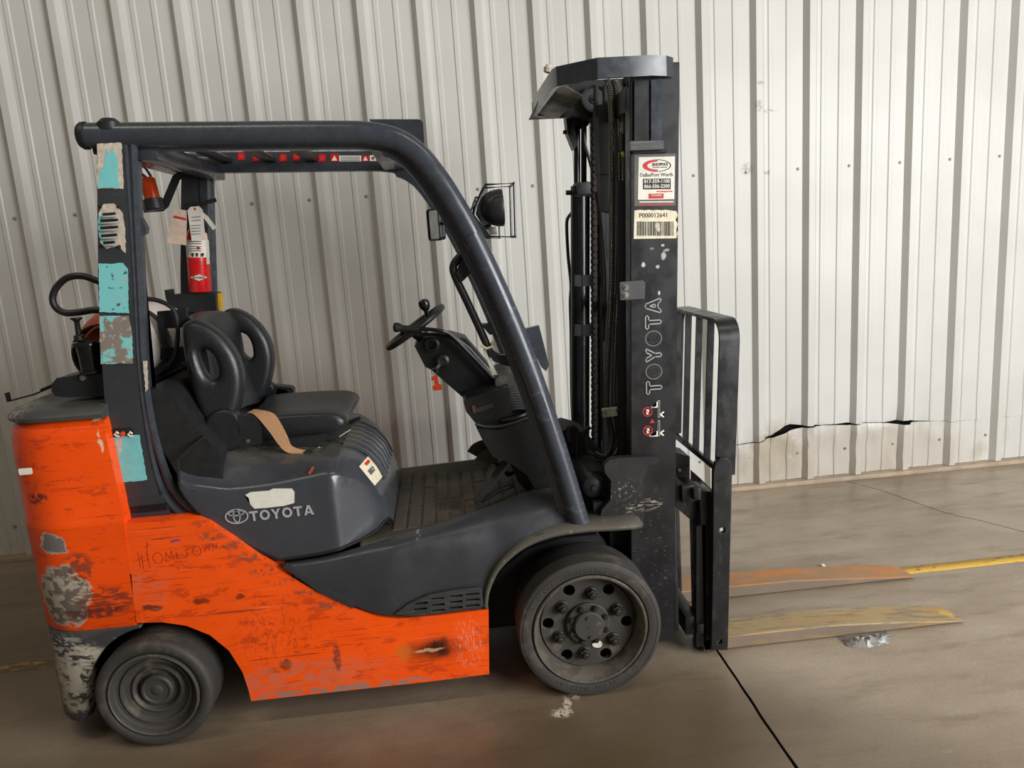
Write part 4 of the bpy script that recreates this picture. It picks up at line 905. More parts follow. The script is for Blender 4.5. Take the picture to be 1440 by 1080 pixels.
# ---- steering column, levers, wheel
colm = MB('cowl_black').prism(XZ([(583, 486), (597, 474), (634, 470), (655, 476), (716, 548), (690, 572), (660, 566), (606, 519), (598, 515)], -1.46), -1.475, -1.325, 0.014, 3).build('steering_column', TR, smooth=35); lab(colm, 'black steering column housing')
m = MB('black_plastic').lathe([(0.030, 0.0), (0.030, 0.014), (0.022, 0.020), (0.018, 0.020)], P(607, 484, -1.475), n=20); m.lathe([(0.026, 0.0), (0.026, 0.018), (0.016, 0.024), (0.010, 0.022), (0, 0.022)], P(622, 507, -1.475), n=18); m.build('ignition_switch', colm)
MB('black_plastic').tube([P(x, y, -1.478) for x, y in ((640, 474), (660, 490), (690, 523), (712, 546))], 0.008, 8).build('column_edge', colm)
lv = cr([P(x, y, Y) for x, y, Y in ((572, 463, -1.545), (600, 463, -1.54), (622, 466, -1.53), (636, 473, -1.52), (660, 497, -1.52), (690, 528, -1.53), (716, 552, -1.54), (726, 560, -1.55))], 5)
lab(MB('black_gloss').tube(lv, 0.0075, 8).build('control_lever', TR), 'black shift lever with rubber grip')
m = MB('black_matte').tube(cr([P(x, y, -1.545) for x, y in ((556, 461), (566, 462), (590, 463))], 4), 0.0125, 10); m.lathe([(0, 0.012), (0.014, 0.009), (0.0185, 0), (0.0165, -0.010), (0.0125, -0.02)], P(557, 460.5, -1.545), (-1, 0, 0.08), 12); m.build('lever_grip', TR)
lv2 = cr([P(x, y, -1.50) for x, y in ((568, 469), (595, 470), (625, 472), (645, 482), (680, 520), (705, 548))], 5)
m = MB('black_gloss').tube(lv2, 0.007, 8); m.use('black_matte').tube([P(563, 468, -1.50), P(592, 469.5, -1.50)], 0.011, 10); m.build('control_lever', TR)
a, b = P(547, 488, YC), P(621, 432, YC); c = (a + b) / 2; u = (b - a).normalized(); rw = (b - a).length / 2; nv = Vector((-u.z, 0, u.x))
v_ = Vector((0, 1, 0)); ru = rw
m = MB('black_plastic').tube([c + u * (rw * math.cos(2 * math.pi * k / 40)) + v_ * (rw * math.sin(2 * math.pi * k / 40)) for k in range(40)], 0.0125, 10, closed=True)
sw = m.build('steering_wheel', TR, smooth=60); lab(sw, 'black steering wheel with spinner knob')
m = MB('black_plastic').lathe([(0, 0.004), (0.03, 0.0), (0.036, -0.012), (0.030, -0.035), (0.022, -0.07)], c + nv * 0.0, nv, 20)
for a_ in (20, 140, 260):
    d = u * math.cos(R_(a_)) + v_ * math.sin(R_(a_)); m.sweep([c - nv * 0.015 + d * 0.02, c - nv * 0.016 + d * rw * 0.6, c + d * (rw - 0.004)], [(0.014, 0), (0, 0.006), (-0.014, 0), (0, -0.006)])
m.build('wheel_spokes', sw)
k0 = P(601, 442, -1.46); k1 = P(597, 429, -1.47)
m = MB('black_gloss').tube([k0 - Vector((0, 0, 0.02)), k1], 0.008, 8); m.lathe([(0.010, -0.022), (0.018, -0.010), (0.022, 0.004), (0.019, 0.016), (0.010, 0.022), (0, 0.023)], k1, (-0.25, 0, 1), 16); m.build('spinner_knob', sw)

# ---- pedals
m = MB('greasy_steel').sweep(cr([P(x, y, -1.50) for x, y in ((667, 640), (672, 633), (682, 629), (688, 630))], 4), [(0.03, 0.003), (0.03, -0.003), (-0.03, -0.003), (-0.03, 0.003)], up=(0, 1, 0)); m.use('black_matte').tube([P(680, 632, -1.47), P(700, 655, -1.47), P(725, 640, -1.45)], 0.008, 8); m.build('brake_pedal', TR)
m = MB('greasy_steel').sweep(cr([P(x, y, -1.56) for x, y in ((674, 658), (681, 647), (691, 641), (700, 640))], 4), [(0.03, 0.003), (0.03, -0.003), (-0.03, -0.003), (-0.03, 0.003)], up=(0, 1, 0)); m.use('black_matte').tube([P(690, 644, -1.54), P(715, 668, -1.54), P(738, 655, -1.5)], 0.009, 8); m.build('brake_pedal', TR)
m = MB('black_plastic').hexa([P(667, 706, -1.60), P(671, 711, -1.66), P(717, 656, -1.66), P(709, 650, -1.60)] + [p + Vector((-0.004, 0, 0.012)) for p in (P(667, 706, -1.60), P(671, 711, -1.66), P(717, 656, -1.66), P(709, 650, -1.60))]); m.tube([P(676, 706, -1.62), P(700, 690, -1.62), P(722, 683, -1.60)], 0.008, 8); m.tube([P(700, 674, -1.62), P(706, 688, -1.62)], 0.005, 6); m.build('accelerator_pedal', TR)
m = MB('black_matte').prism(XZ([(716, 648), (750, 668), (757, 690), (742, 690), (728, 676)], -1.58), -1.60, -1.3); m.build('pedal_box', TR)

# ---- handle, mirror, lamp on the front pillar
m = MB('black_plastic')
hp = cr([P(x, y, -1.72) for x, y in ((664, 352), (650, 358), (638, 373), (640, 388), (655, 420), (675, 463), (686, 488), (692, 498), (706, 504), (725, 508))], 6)
m.sweep(hp, [(0.014 * math.cos(2 * math.pi * k / 10), 0.014 * math.sin(2 * math.pi * k / 10)) for k in range(10)])
gr = cr2(XZ([(645, 350), (654, 357), (650, 372), (642, 382), (652, 396), (660, 392), (672, 372), (668, 356), (656, 346)], -1.72), 3)
m.prism(XZ([(645, 350), (655, 356), (645, 372), (641, 384), (648, 397), (654, 392), (671, 372), (664, 352)], -1.72), -1.74, -1.715, 0.004)
m.prism(XZ([(684, 490), (692, 494), (700, 498), (724, 498), (727, 516), (706, 512), (692, 506)], -1.72), -1.74, -1.715, 0.004)
lab(m.build('grab_handle', TR, smooth=40), 'black grab handle on the front pillar')
MB('black_plastic').prism(XZ([(676, 456), (700, 455), (704, 470), (688, 470)], -1.1), -1.12, -1.05, 0.004).build('grab_handle', TR)
lab(MB('zip_tie').tube([P(x, y, Y) for x, y, Y in ((677, 486, -1.74), (684, 490, -1.745), (693, 487, -1.745), (694, 480, -1.74), (690, 485, -1.71), (680, 484, -1.705))], 0.0045, 6, closed=True).tube([P(692, 488, -1.742), P(694, 479, -1.75)], 0.005, 6).build('zip_tie', TR), 'pale yellow cable tie')
rows = [[P(x, y, -1.735), P(x + w, y - 1, -1.73)] for x, y, w in ((679, 491, 5), (683, 503, 5), (688, 515, 6), (692, 528, 8))]
lab(MB('white_label').loft(rows).build('strap_tail', TR, solid=0.002), 'white strap end')
MB('guard_paint').prism(XZ([(736, 462), (757, 457), (763, 480), (771, 512), (767, 521), (761, 516)], -1.60), -1.62, -1.59, 0.004).build('pillar_bracket', TR)
# mirror
mr = MB('black_plastic'); cm = P(611, 316, -1.55); rot = Matrix.Rotation(R_(114), 3, 'Z')
fm = lambda a, b, c_: cm + rot @ Vector((a, c_, b))
mr.shape(rrect(-0.052, 0.052, -0.056, 0.056, 0.014), [rrect(-0.046, 0.046, -0.050, 0.050, 0.011)], 0.014, 0.003, fm)
mr.shape(rrect(-0.050, 0.050, -0.054, 0.054, 0.013), [], 0.014, 0.003, lambda a, b, c_: fm(a, b, c_ - 0.012))
mr.tube([fm(0, 0, -0.015), P(624, 314, -1.60), P(634, 308, -1.72)], 0.006, 8)
mo = mr.build('rear_mirror', TR); MB('glass_mirror').shape(rrect(-0.045, 0.045, -0.049, 0.049, 0.011), [], 0.002, 0, lambda a, b, c_: fm(a, b, c_ + 0.001)).build('mirror_glass', mo)
# work lamp in its wire cage
Yl = -1.70
m = MB('black_plastic').lathe([(0, -0.065), (0.025, -0.063), (0.050, -0.045), (0.060, -0.015), (0.062, 0.004), (0.060, 0.010)], P(703, 292, Yl), (1, 0, 0.02), 28)
m.prism(XZ([(668, 283), (690, 268), (690, 312), (680, 318)], Yl), Yl - 0.02, Yl + 0.02, 0.006)
lamp = m.build('work_lamp', TR, smooth=45); lab(lamp, 'round black work lamp in a wire cage')
simple('lamp_glass', (210, 214, 212), 0.08, trans=0.6)
MB('lamp_glass').lathe([(0, 0.014), (0.03, 0.013), (0.058, 0.008)], P(703, 292, Yl), (1, 0, 0.02), 28).build('lamp_lens', lamp)
m = MB('black_gloss')
for dy in (-0.07, 0.07):
    q = [P(x, y, Yl) + Vector((0, dy, 0)) for x, y in ((681, 262), (720, 260), (722, 333), (686, 333), (666, 303), (668, 292))]
    m.tube(q, 0.0045, 8, closed=True)
for x, y in ((720, 260), (722, 333)): m.tube([P(x, y, Yl) + Vector((0, -0.07, 0)), P(x, y, Yl) + Vector((0, 0.07, 0))], 0.0045, 8)
m.build('lamp_cage', lamp)
m = MB('steel').box(*(lambda c_: (c_.x - 0.012, c_.x + 0.014, Yl - 0.012, Yl + 0.012, c_.z - 0.012, c_.z + 0.014))(P(693, 325, Yl)), 0.002); m.build('lamp_bracket', lamp)
m = MB('black_gloss').tube([mir(P(x, y, Yl)) for x, y in ((681, 262), (720, 260), (722, 333), (686, 333), (666, 303))], 0.0045, 8, closed=True); m.use('black_plastic').lathe([(0, -0.065), (0.025, -0.063), (0.050, -0.045), (0.060, -0.015), (0.062, 0.004), (0, 0.010)], mir(P(703, 292, Yl)), (1, 0, 0.02), 24); m.build('work_lamp', TR)

# ---- things at the rear: filter canister, hoses, tank bracket, beacon
Yc_ = -1.74
cb = P(124, 512, Yc_)
m = MB('black_gloss').lathe([(0.0, -0.062), (0.034, -0.062), (0.040, -0.058), (0.040, -0.050), (0.032, -0.048), (0.033, 0.0), (0.036, 0.028), (0.045, 0.030), (0.046, 0.038), (0.043, 0.044), (0.020, 0.046), (0.0, 0.046)], P(126, 499, Yc_), (0, 0, 1), 28)
fc = m.build('fuel_filter', TR, smooth=40); lab(fc, 'black fuel filter canister beside the gas tank')
m = MB('greasy_steel').lathe([(0.016, 0), (0.016, 0.014), (0.009, 0.018), (0.008, 0.058), (0.010, 0.062), (0.018, 0.068), (0.018, 0.072), (0.0, 0.073)], P(112, 478, Yc_), (0.02, 0, 1), 12); m.build('valve_knob', fc)
MB('steel').lathe([(0, 0.012), (0.009, 0.011), (0.012, 0)], P(118, 531, -1.755), n=10).build('bolt', fc)
m = MB('black_plastic').prism(XZ([(75, 540), (83, 531), (96, 529), (140, 521), (150, 520), (152, 556), (92, 558), (80, 556), (75, 550)], Yc_), Yc_ - 0.012, Yc_ + 0.10, 0.004); m.build('filter_bracket', TR)
m = MB('rubber_hose').tube(cr([P(x, y, -1.70) for x, y in ((160, 420), (150, 402), (134, 394), (114, 388), (94, 391), (79, 405), (74, 420), (79, 433), (92, 440), (112, 439), (132, 436), (160, 437), (190, 439))], 6), 0.011, 10); m.build('gas_hose', TR)
m = MB('black_plastic').sweep([P(x, y, -1.55) for x, y in ((10, 552), (13, 564), (20, 562), (50, 554), (70, 545), (76, 540))], [(0.0025, 0.012), (0.0025, -0.012), (-0.0025, -0.012), (-0.0025, 0.012)], up=(0, 1, 0)); m.use('greasy_steel').tube([P(58, 549, -1.6), P(74, 542, -1.6), P(82, 533, -1.62)], 0.006, 8); m.build('latch_rod', TR)
# tank cradle arms seen between pillar and seat
for pts, ya, yb in (([(221, 438), (246, 436), (262, 432), (262, 460), (236, 462), (221, 455)], -1.53, -1.51), ([(220, 446), (228, 444), (236, 486), (228, 488), (222, 462)], -1.535, -1.515), ([(219, 490), (262, 487), (262, 505), (219, 505)], -1.52, -1.50), ([(210, 523), (240, 505), (272, 495), (272, 503), (240, 516), (210, 535)], -1.56, -1.54)):
    MB('black_plastic').prism(XZ(pts, ya), ya, yb, 0.003).build('tank_cradle_arm', TR)
m = MB('rubber_hose').tube(cr([P(x, y, -1.56) for x, y in ((200, 420), (220, 422), (240, 431), (248, 445), (250, 470), (246, 500), (236, 516))], 5), 0.008, 8); m.build('gas_hose', TR)
m = MB('black_plastic').prism(XZ([(236, 407), (240, 407), (241, 414), (262, 412), (307, 411), (308, 437), (262, 437), (244, 430), (238, 420)], -1.06), -1.10, -1.02, 0.003); m.build('pillar_mount', TR)
lab(MB('yellow').prism(XZ([(307, 412), (312, 412), (312, 436), (308, 436)], -1.05), -1.07, -1.03).build('yellow_tag', TR), 'narrow yellow plate edge')
# beacon
bx = P(214, 279, -1.20); ad = Vector((-0.10, 0, 1)).normalized()
m = MB('black_plastic').lathe([(0, -0.045), (0.034, -0.045), (0.038, -0.040), (0.036, -0.002), (0.030, 0.0)], bx, ad, 24)
bc = m.build('beacon', TR, smooth=40); lab(bc, 'amber warning beacon under the guard')
MB('amber').lathe([(0.029, 0.0), (0.029, 0.040), (0.027, 0.072), (0.022, 0.078), (0, 0.079)], bx, ad, 24).build('beacon_lens', bc)
MB('black_plastic').sweep([P(x, y, -1.16) for x, y in ((202, 294), (228, 292), (232, 288), (248, 250), (254, 246), (266, 245))], [(0.014, 0.005), (0.014, -0.005), (-0.014, -0.005), (-0.014, 0.005)], up=(0, 1, 0)).build('beacon_arm', bc)
m = MB('rubber_hose').tube(cr([P(x, y, -1.2) for x, y in ((196, 232), (204, 236), (212, 248), (215, 256))], 4), 0.005, 8).tube(cr([P(x, y, -1.2) for x, y in ((192, 240), (202, 247), (210, 254))], 4), 0.006, 8); m.build('beacon_cable', bc)

# ---- mast
YM = -1.74
face = XZ([(889, 112), (956, 83), (957, 83), (948, 905), (888, 906)], YM)
zt_, zb_ = P(950, 84, YM).z, 0.075
LEAN = (P(956, 83, YM).x - P(948, 905, YM).x) / (P(956, 83, YM).z - P(948, 905, YM).z)
FX = P(948, 905, YM).x; FZ = P(948, 905, YM).z
def MX(off, z): return FX + off + LEAN * (z - FZ)      # off = 0 at the front edge of the uprights
def mbox(mb, o0, o1, y0, y1, z0, z1, bev=0.003):
    bm = bmesh.new()
    c = [bm.verts.new((MX(o, z), y, z)) for z in (z0, z1) for o, y in ((o0, y0), (o1, y0), (o1, y1), (o0, y1))]
    for q in ([0, 1, 2, 3], [4, 5, 6, 7], [0, 1, 5, 4], [1, 2, 6, 5], [2, 3, 7, 6], [3, 0, 4, 7]): bm.faces.new([c[i] for i in q])
    bmesh.ops.recalc_face_normals(bm, faces=bm.faces[:])
    if bev: bmesh.ops.bevel(bm, geom=bm.edges[:], offset=bev, segments=1, affect='EDGES')
    mb.add(*from_bm(bm)); bm.free(); return mb
m = MB('mast_paint')
for f in (0, 1):
    g = (lambda a, b: (a, b)) if not f else (lambda a, b: (2 * YC - a, 2 * YC - b))
    mbox(m, -0.165, 0, *g(-1.74, -1.725), 0.07, 2.115); mbox(m, -0.022, 0, *g(-1.726, -1.67), 0.07, 2.115); mbox(m, -0.165, -0.143, *g(-1.726, -1.67), 0.07, 2.05)
mbox(m, -0.165, -0.14, -1.70, -1.10, 0.10, 0.20); mbox(m, -0.165, -0.14, -1.70, -1.10, 1.98, 2.06)
mast = m.build('mast', TR, smooth=20); lab(mast, 'black two stage lift mast with chains and hoses')
m = MB('mast_paint')
for f in (0, 1):
    g = (lambda a, b: (a, b)) if not f else (lambda a, b: (2 * YC - a, 2 * YC - b))
    mbox(m, -0.150, -0.012, *g(-1.665, -1.650), 0.09, 2.07); mbox(m, -0.034, -0.012, *g(-1.652, -1.60), 0.09, 2.07); mbox(m, -0.150, -0.128, *g(-1.652, -1.60), 0.09, 2.07)
mbox(m, -0.15, -0.125, -1.62, -1.18, 0.55, 0.64); mbox(m, -0.15, -0.125, -1.62, -1.18, 1.28, 1.33)
m.build('inner_upright', mast, smooth=20)
# top tie bar bowed to the rear
tb = [(0.800, -1.735), (0.768, -1.768), (0.720, -1.785), (0.545, -1.785), (0.432, -1.690), (0.425, -1.655)]
tb = tb + [(x, 2 * YC - y) for x, y in tb[::-1]]
path = [Vector((x, y, 2.098 + 0.06 * 0)) for x, y in tb]
m = MB('guard_paint').sweep(path, [(0.007, 0.031), (-0.007, 0.031), (-0.007, -0.031), (0.007, -0.031)], up=(0, 0, 1))
lab(m.build('tie_bar', mast, smooth=20), 'bowed dark grey tie bar at the mast top')
worn('dusty_plate', (126, 122, 114), 0.6, (86, 82, 76), 0.5, 14, (1, 1, 1))
m = MB('dusty_plate').add([Vector(p) for p in ((0.428, -1.55, 2.128), (0.43, -1.06, 2.128), (0.43, -1.03, 2.075), (0.415, -1.03, 2.066), (0.53, -1.06, 2.066), (0.55, -1.50, 2.07))], [[0, 1, 2], [0, 2, 3], [0, 3, 4, 5]])
m.build('dust_cover', mast, solid=0.006)
lab(MB('scuff_beige').lathe([(0, 0.02), (0.012, 0.016), (0.019, 0.004), (0.016, -0.010), (0, -0.014)], P(771, 98, -1.35), (0.3, 0, 1), 9).build('rag_scrap', mast), 'small pinkish rag scrap')
# plates on the near upright top
m = MB('mast_paint').prism(XZ([(892, 113), (914, 113), (914, 198), (892, 198)], -1.748), -1.750, -1.74, 0.001); m.use('fender_grey')
m.build('upper_plate', mast)
worn('block_grey', (74, 74, 74), 0.4, (110, 106, 100), 0.55, 12)
MB('block_grey').prism(XZ([(886, 199), (932, 198), (932, 210), (886, 212)], -1.765), -1.775, -1.74, 0.002).build('stop_block', mast)
MB('black_matte').prism(XZ([(890, 212), (938, 210), (938, 214), (890, 216)], -1.75), -1.752, -1.74).build('stop_pad', mast)
MB('guard_paint').prism(XZ([(915, 113), (930, 111), (930, 198), (915, 198)], -1.752), -1.757, -1.74, 0.001).build('edge_bar', mast)
# lift cylinders
def cyl(x0, x1, y0, y1, Y, mat, name, label=None):
    a0, a1, b0, b1 = P(x0, y0, Y), P(x1, y0, Y), P(x0, y1, Y), P(x1, y1, Y)
    m = MB(mat).tube([(b0 + b1) / 2, (a0 + a1) / 2], ((a1 - a0).length + (b1 - b0).length) / 4, 20); return m.build(name, mast, smooth=40)
o = cyl(803, 829, 262, 700, -1.10, 'black_gloss', 'lift_cylinder'); cyl(807, 816, 110, 262, -1.10, 'black_gloss', 'cylinder_rod'); cyl(817, 825, 100, 262, -1.08, 'greasy_steel', 'cylinder_rod')
for y in (268, 393, 462): MB('black_plastic').prism(XZ([(806, y - 7), (846, y - 7), (846, y + 9), (806, y + 9)], -1.10), -1.14, -1.06).build('cylinder_clamp', mast)
m = MB('black_plastic').box(*(lambda c_: (c_.x - 0.03, c_.x + 0.03, -1.16, -1.06, c_.z - 0.02, c_.z + 0.03))(P(818, 268, -1.1)), 0.004); m.use('greasy_steel').tube([P(796, 271, -1.1), P(808, 271, -1.1)], 0.010, 8); m.build('cylinder_head', mast)
cyl(868, 886, 255, 640, -1.58, 'black_matte', 'lift_cylinder')
m = MB('rubber_hose').tube(cr([P(x, y, -1.06) for x, y in ((806, 298), (799, 306), (797, 318), (799, 360), (803, 400), (802, 425), (803, 470), (804, 560), (806, 600))], 4), 0.007, 8); m.build('mast_hose', mast)
# chains: leaf links strung on pins
def chain(p0, p1, Y, w, name):
    a, b = P(*p0, Y), P(*p1, Y); n = int((a - b).length / 0.0254); m = MB('chain_steel'); d = (b - a) / n
    for i in range(n):
        c = a + d * (i + 0.5); ww = w * (1.0 if i % 2 else 0.72); hh = 0.0235
        m.box(c.x - 0.011, c.x + 0.011, c.y - ww / 2, c.y + ww / 2, c.z - hh / 2 - 0.002, c.z + hh / 2 + 0.002, 0.004, 1)
        m.tube([c + Vector((0, -w * 0.6, -hh / 2)), c + Vector((0, w * 0.6, -hh / 2))], 0.0045, 6)
        m.use('black_matte').box(c.x - 0.0128, c.x - 0.0105, c.y - ww * 0.22, c.y + ww * 0.22, c.z - 0.005, c.z + 0.005); m.use('chain_steel')
    return m.build(name, mast, smooth=20)
chain((835, 166), (836, 640), -1.26, 0.040, 'lift_chain'); chain((880, 96), (880, 172), -1.60, 0.030, 'lift_chain')
m = MB('greasy_steel').tube([P(879, 172, -1.60), P(879, 250, -1.60)], 0.009, 8); m.use('brass').lathe([(0.011, -0.012), (0.014, -0.008), (0.014, 0.008), (0.010, 0.014), (0, 0.014)], P(879, 216, -1.60), (0, 0, 1), 6); m.use('black_matte').box(*(lambda c_: (c_.x - 0.02, c_.x + 0.02, -1.64, -1.57, c_.z - 0.025, c_.z + 0.03))(P(879, 202, -1.6)), 0.003); m.build('chain_anchor', mast)
# black box section and pulleys in the mast top
m = MB('black_matte').prism(XZ([(838, 150), (858, 148), (858, 246), (841, 246)], -1.40), -1.44, -1.34, 0.004); m.prism(XZ([(842, 246), (862, 246), (860, 300), (842, 296)], -1.40), -1.43, -1.36, 0.004); m.tube(cr([P(x, y, -1.42) for x, y in ((838, 120), (838, 150), (844, 164), (850, 150), (850, 120))], 4), 0.009, 8); m.build('centre_guide', mast)
MB('black_matte').prism(XZ([(786, 114), (888, 110), (888, 158), (840, 168), (803, 162), (790, 140)], -1.24), -1.24, -1.14, 0.004).build('head_block', mast)
for x, y, r, Y in ((800, 140, 0.050, -1.12), (835, 140, 0.050, -1.26), (818, 170, 0.03, -1.14)):
    m = MB('black_plastic').lathe([(0, 0.016), (r * 0.35, 0.016), (r * 0.4, 0.010), (r * 0.8, 0.010), (r, 0.018), (r, 0.012), (r * 0.85, 0.004), (r, -0.004), (r, -0.014), (0, -0.014)], P(x, y, Y), n=28); m.use('greasy_steel').lathe([(0, 0.024), (0.010, 0.024), (0.010, 0.014)], P(x, y, Y), n=6); m.build('chain_sheave', mast, smooth=30)
m = MB('black_plastic').prism(XZ([(793, 160), (800, 158), (806, 180), (810, 205), (805, 212), (796, 190)], -1.10), -1.14, -1.08, 0.003)
for y in (162, 186): m.use('greasy_steel').tube([P(792, y, -1.1), P(802, y, -1.1)], 0.008, 8)
m.use('rubber_hose').tube(cr([P(x, y, -1.16) for x, y in ((806, 190), (809, 165), (814, 155), (820, 165), (822, 200), (828, 222), (833, 240))], 4), 0.007, 8); m.build('hose_bracket', mast)
# two armoured hoses down the mast
t = NT('armour_hose'); wv = t.node('ShaderNodeTexWave'); wv.wave_type = 'BANDS'; wv.bands_direction = 'Z'; t.l.new(t.tc, wv.inputs[0]); wv.inputs['Scale'].default_value = 55; wv.inputs['Distortion'].default_value = 1.5
t.done(t.mix(wv.outputs[1], C(34, 34, 33), C(112, 109, 102)), 0.22, 0.4, wv.outputs[1], 0.6, 0.002); MATS['armour_hose'] = t.m
for q in (((853, 112), (858, 130), (861, 180), (861, 300), (860, 400), (856, 480), (853, 560), (857, 590), (861, 615), (856, 636), (846, 643), (836, 638)), ((864, 112), (868, 130), (871, 180), (871, 300), (870, 400), (866, 480), (864, 560), (868, 590), (872, 612), (867, 634), (856, 646), (842, 648))):
    pth = cr([P(x, y, -1.53) for x, y in q], 6); m = MB('armour_hose').tube(pth, 0.0125, 10); m.build('mast_hose', mast, smooth=60)
m = MB('rubber_hose')
for q in (((845, 330), (848, 400), (846, 470), (848, 560), (846, 620)), ((838, 270), (846, 320), (852, 400), (850, 480))): m.tube(cr([P(x, y, -1.47) for x, y in q], 5), 0.007, 8)
m.build('mast_hose', mast)
m = MB('bracket_cream').prism(XZ([(846, 574), (872, 571), (872, 582), (847, 585)], -1.55), -1.575, -1.55, 0.002)
for x, y in ((849.5, 579), (868.5, 576.5)): m.use('steel').lathe([(0.009, 0), (0.009, 0.004), (0.006, 0.008), (0, 0.008)], P(x, y, -1.575), n=6)
m.use('black_plastic').prism(XZ([(868, 568), (889, 566), (889, 584), (868, 586)], -1.56), -1.57, -1.55); lab(m.build('hose_clamp', mast), 'cream hose clamp with two bolts')
m = MB('block_grey').prism(XZ([(872, 397), (903, 394), (907, 397), (906, 420), (873, 422)], -1.75), -1.756, -1.74, 0.002)
for x, y in ((880, 404), (880, 415)): m.use('steel').lathe([(0.011, 0), (0.011, 0.003), (0.006, 0.003), (0.0055, 0.009), (0, 0.009)], P(x, y, -1.756), n=10)
lab(m.build('mast_bracket', mast), 'small plate with two bright bolts')
# lower mounting bracket and trunnion
br = XZ([(849, 654), (856, 646), (872, 643), (916, 641), (926, 642), (927, 648), (921, 652), (912, 653), (906, 668), (905, 740), (840, 740), (846, 716), (858, 702), (859, 676), (850, 664)], -1.76)
worn('bracket_scratched', (34, 33, 33), 0.42, (62, 60, 56), 0.60, 30, (2, 1, 1), patches=[spot(878, 690, 0.06, 0.04, (136, 130, 118), 0.7, Y=-1.765, soft=0.6, cover=0.60, cscale=90, cstretch=(1, 1, 1)), spot(900, 714, 0.07, 0.02, (160, 150, 130), 0.8, Y=-1.765, soft=0.5, cover=0.57, cscale=90, cstretch=(0.4, 1, 2))])
MB('bracket_scratched').prism(br, -1.768, -1.735, 0.005).build('mast_mount', mast, smooth=25)
c = P(834, 683, -1.70)
m = MB('black_plastic').lathe([(0, 0.030), (0.010, 0.030), (0.010, 0.022), (0.026, 0.020), (0.040, 0.012), (0.042, 0.0), (0.042, -0.3)], c, n=28); m.build('tilt_pin', mast, smooth=35)
m = MB('black_matte').lathe([(0, 0.0), (0.062, 0.0), (0.066, -0.01), (0.066, -0.2)], P(840, 685, -1.67), n=24); m.prism(XZ([(833, 705), (845, 703), (846, 738), (834, 740)], -1.72), -1.74, -1.68, 0.003); m.prism(XZ([(840, 712), (905, 712), (905, 800), (870, 800), (850, 760), (838, 745)], -1.66), -1.66, -1.62); m.build('trunnion', mast, smooth=35)
m = MB('greasy_steel').tube(cr([P(x, y, -1.45) for x, y in ((800, 620), (799, 606), (804, 600), (811, 606), (812, 640), (810, 665))], 5), 0.010, 8); m.use('rubber_hose').tube(cr([P(x, y, -1.40) for x, y in ((826, 634), (834, 640), (845, 648), (850, 660))], 4), 0.012, 8).tube(cr([P(x, y, -1.45) for x, y in ((818, 665), (824, 640), (820, 612), (830, 600))], 4), 0.009, 8); m.build('tilt_hose', mast)
m = MB('black_matte').prism(XZ([(790, 606), (800, 603), (826, 610), (850, 640), (858, 720), (815, 720), (796, 640)], -1.40), -1.40, -1.2); m.build('valve_block', mast)

# decals on the near upright
YD = YM
def dec(x0, y0, x1, y1, mat, lift0=0.0002, lift1=0.0014): return XZ([(x0, y0), (x1, y0), (x1, y1), (x0, y1)], YD)
m = MB('ink_grey').prism(XZ([(892, 217), (950, 216), (950, 289), (892, 290)], YD), YD - 0.0008, YD)
m.use('white_label').prism(XZ([(898, 221), (949, 220), (948, 280), (897, 281)], YD), YD - 0.0016, YD - 0.0008)
fr0 = lambda x, y, lift=0.0020: pxframe((x, y), (x + 20, y - 0.4), (x - 0.1, y - 20), YD, lift)
PXM = (P(949, 250, YD) - P(899, 250, YD)).length / 50
def ringtxt(mb, cx, cy, rx, ry, w, mat, lift, a0=0, a1=360, dx=0):
    f = fr0(cx, cy, lift); n = 40; o, i = [], []
    for k in range(n + 1):
        a = R_(a0 + (a1 - a0) * k / n); o.append((rx * math.cos(a), ry * math.sin(a))); i.append(((rx - w) * math.cos(a) + dx, (ry - w * 0.6) * math.sin(a)))
    mb.use(mat).add([f(a, b, 0) for a, b in o + i], [[k, k + 1, n + 2 + k, n + 1 + k] for k in range(n)])
ringtxt(m, 923.5, 233, 20 * PXM, 8.2 * PXM, 0.004, 'ink_black', 0.0018, -90, 90)
ringtxt(m, 923.5, 233, 20 * PXM, 8.2 * PXM, 0.012, 'ink_red', 0.0018, 90, 270, 0.004)
m.use('ink_black').text("SHOPPA'S", 0.013, fr0(928, 231.5), 0.0004, width=22 * PXM); m.use('ink_grey').text('MATERIAL HANDLING', 0.005, fr0(928, 235.5), 0, width=20 * PXM)
m.use('ink_grey').text('Dallas/Fort Worth', 0.0165, fr0(923, 246), 0.0003, width=46 * PXM)
m.use('ink_black').prism(XZ([(904, 251.5), (943, 251), (943, 266), (904, 266.5)], YD), YD - 0.0022, YD - 0.0016)
m.use('white_label').text('817-359-1100', 0.016, fr0(923.5, 255.2, 0.0026), 0.0003, width=36 * PXM).text('866-506-2200', 0.016, fr0(923.5, 262.2, 0.0026), 0.0003, width=36 * PXM)
m.use('ink_red').text('www.shoppas.com', 0.007, fr0(934, 269), 0.0003, width=23 * PXM)
m.prism(XZ([(912, 272.5), (933, 272), (933, 279), (912, 279.5)], YD), YD - 0.0022, YD - 0.0016)
m.use('white_label').text('Crown', 0.008, fr0(923, 274.5, 0.0026), 0.0002, width=14 * PXM)
for y, c_ in ((283.3, 'white_label'), (286.8, 'ink_red')): m.use(c_).prism(XZ([(899, y), (947, y - 0.4), (947, y + 1.2), (899, y + 1.6)], YD), YD - 0.0016, YD - 0.0008)
lab(m.build('dealer_decal', mast, smooth=10), 'white dealer sticker with red oval logo and phone numbers')
m = MB('cream_label'); edge = [(892, 296)] + [(900 + 6 * k, 295 + (k % 2) * 0.8) for k in range(8)] + [(951, 297), (953, 303), (950, 309), (953, 315), (951, 322), (953, 328), (951, 335), (891, 336)]
m.prism(XZ(edge, YD), YD - 0.0014, YD)
